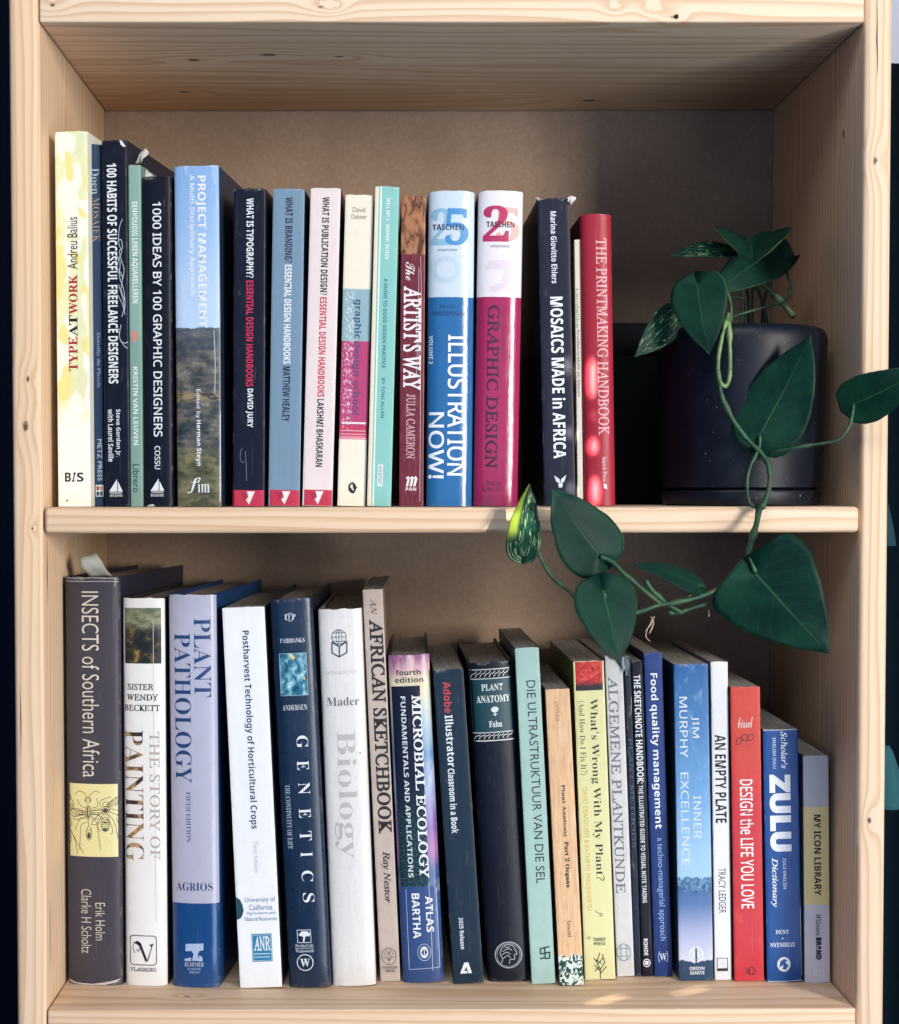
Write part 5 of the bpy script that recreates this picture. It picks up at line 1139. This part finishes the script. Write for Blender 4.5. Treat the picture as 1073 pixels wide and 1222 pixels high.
def leaf_mat(vari_glow):
    a = NT('leaf'); UV, u, v = a.uv()
    s = a.math('ABSOLUTE', a.math('SUBTRACT', u, .5))
    ribs = a.math('FRACT', a.math('MULTIPLY', a.math('SUBTRACT', v, a.math('MULTIPLY', s, .7)), 9))
    rm = a.math('MULTIPLY', a.step(a.math('ABSOLUTE', a.math('SUBTRACT', ribs, .5)), .07, .0), .25)
    mid = a.step(s, .016, .004)
    n = a.noise(a.obj(), 90, 3); nb = a.noise(a.obj(), 28, 3, .6); nf = a.noise(a.obj(), 700, 3, .7)
    c = a.mix(n, lin('082C24'), lin('0B3A2E'))
    c = a.mix(a.math('MULTIPLY', a.step(nb, .40, .72), .55), c, lin('174C34'))
    c = a.mix(a.math('MULTIPLY', a.step(nb, .50, .30), .5), c, lin('05201A'))
    c = a.mix(rm, c, lin('205238'))
    c = a.mix(a.math('MULTIPLY', a.step(nf, .60, .78), .20), c, lin('6E7E6C'))
    c = a.mix(a.math('MULTIPLY', mid, a.math('MULTIPLY_ADD', v, -.35, .5)), c, lin('4E7A52'))
    rim = a.math('MULTIPLY', a.step(s, .485, .499), a.step(nb, .45, .6))
    c = a.mix(a.math('MULTIPLY', rim, .5), c, lin('7A7A4A'))
    if vari_glow > .2:
        vn = a.noise(a.scale(UV, (7, 2.2, 1), (vari_glow * 7, 3, 0)), 2.4, 3, .6, .6)
        c = a.mix(a.math('MULTIPLY', a.step(vn, .62 - vari_glow * .06, .68 - vari_glow * .05), .85), c, lin('A9C08C'))
    if vari_glow > .8: c = a.mix(a.math('MULTIPLY', a.step(a.math('MULTIPLY_ADD', n, .3, u), .52, .36), a.step(v, .2, .4)), c, lin('8EA23C'))  # sun glow on the hanging leaf, painted into its yellow-green half
    a.bump(a.math('SUBTRACT', a.math('MULTIPLY_ADD', nb, 1.2, a.math('MULTIPLY', n, .5)), a.math('MULTIPLY_ADD', rm, .6, mid)), .35, .0008)
    tr = a.n('BsdfTranslucent'); a.put(tr.inputs[0], a.mix(1.0, c, (2.2, 2.6, .9, 1), 'MULTIPLY'))
    a.out(c, a.math('MULTIPLY_ADD', nb, .3, .36), .18)
    mx = a.n('MixShader'); mx.inputs[0].default_value = .22
    a.t.links.new(a.b.outputs[0], mx.inputs[1]); a.t.links.new(tr.outputs[0], mx.inputs[2])
    a.t.links.new(mx.outputs[0], a.t.nodes['Material Output'].inputs[0])
    return a.m
LM = {}
a = NT('vine_stem'); n_ = a.noise(a.obj(), 120, 3)
STEM = a.out(a.mix(a.math('MULTIPLY', a.step(a.noise(a.obj(), 55, 3), .56, .68), .7), a.mix(a.step(n_, .35, .7), lin('143C28'), lin('2E5A36')), lin('5A4630')), .55)
a.bump(n_, .4, .0008)
a = NT('pale_stem'); n_ = a.noise(a.obj(), 120, 3)
PALE = a.out(a.mix(a.step(n_, .35, .6), lin('3E6438'), lin('76905A')), .5)
a.bump(n_, .4, .0008)
ROOT = plain('B49A82', .8)

plant = empty('trailing_plant', (PC[0], PC[1], HM + .121), 'trailing heart leaved green vine spilling from the pot over the shelf edge', 'plant')
def ppart(o):
    o.parent = plant; o.matrix_parent_inverse = plant.matrix_basis.inverted(); return o

def leaf(b, t, wd, roll, fold, droop, vari_glow, lobe, ex, idx):
    b, t = Vector(b), Vector(t); ax = t - b; L = ax.length; ax.normalize()
    view = Vector((-.05, -1.15, .39)) - (b + t) / 2
    if abs(ax.y) > .85: view = Vector((0, -.25, 1))
    nrm = (view - ax * view.dot(ax)).normalized()
    nrm = Matrix.Rotation(math.radians(roll), 3, ax) @ nrm
    side = ax.cross(nrm)
    nt_, nsd = 22, 8; vs = []; uv = []; fs = []
    for j in range(nt_ + 1):
        q = j / nt_
        e = .5 * (math.sin(math.pi * q ** ex) ** .82 if 0 < q < 1 else 0)
        e = max(e, 0)
        if q < .06: e = max(e, .30 * (q / .06) ** .5)
        e *= 1 - .35 * max(0, q - .8) / .2
        for i in range(-nsd, nsd + 1):
            s = i / nsd
            along = q * L - lobe * L * (abs(s) ** 1.3) * (1 - q) ** 2.2 * 1.15
            x = s * e * wd * (1 + .05 * mnoise.noise((q * 5 + idx * 3.1, (1 if s > 0 else -1) * 2.0, idx)) + .02 * mnoise.noise((q * 19, s * 2, idx)))
            wav = .010 * wd * math.sin(q * 9 + s * 3 + idx) * abs(s)
            z = -fold * abs(x) * .95 + wav if abs(fold) > .45 else fold * abs(x) * -1 * .5 + fold * .6 * x * x / wd - droop * L * (q - .0) ** 2 * q * .0 - droop * L * math.sin(q * math.pi) * -.5 + wav
            vs.append(b + ax * along + side * x + nrm * z); uv.append((s * .5 + .5, q))
    N = 2 * nsd + 1
    for j in range(nt_):
        for i in range(N - 1): fs.append((j * N + i, j * N + i + 1, (j + 1) * N + i + 1, (j + 1) * N + i))
    key = round(vari_glow, 1)
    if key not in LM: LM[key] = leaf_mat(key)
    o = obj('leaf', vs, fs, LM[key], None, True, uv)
    m = o.modifiers.new('thickness', 'SOLIDIFY'); m.thickness = .0005; m.offset = 0
    return ppart(o)
for i, l in enumerate(LEAVES): leaf(*l, i)

def tube(name, r, pts, mat, n=8, taper=1.0):
    P = [Vector(q) for q in smooth_line([tuple(x) for x in pts])]
    vs = []; fs = []; prev = None
    for i, c in enumerate(P):
        d = (P[min(i + 1, len(P) - 1)] - P[max(i - 1, 0)]).normalized()
        if prev is None: prev = d.orthogonal().normalized()
        prev = (prev - d * prev.dot(d)).normalized(); bn = d.cross(prev)
        rr = r * (1 + (taper - 1) * i / len(P)) * (1 + .10 * math.sin(i * 1.7) + (.45 if name == 'stem' and i % 9 == 5 else 0))
        for k in range(n): vs.append(c + (prev * math.cos(k * math.tau / n) + bn * math.sin(k * math.tau / n)) * rr)
    for i in range(len(P) - 1):
        for k in range(n): fs.append((i * n + k, i * n + (k + 1) % n, (i + 1) * n + (k + 1) % n, (i + 1) * n + k))
    fs.append(tuple(range(n))[::-1]); fs.append(tuple((len(P) - 1) * n + k for k in range(n)))
    return obj(name, vs, fs, mat, None, True)
for i, (r, pts) in enumerate(STEMS): ppart(tube('stem', r * .00084, pts, PALE if i in (1, 14) else STEM))
for r, pts in ROOTS: ppart(tube('rootlet', r * .001, pts, ROOT, 5))
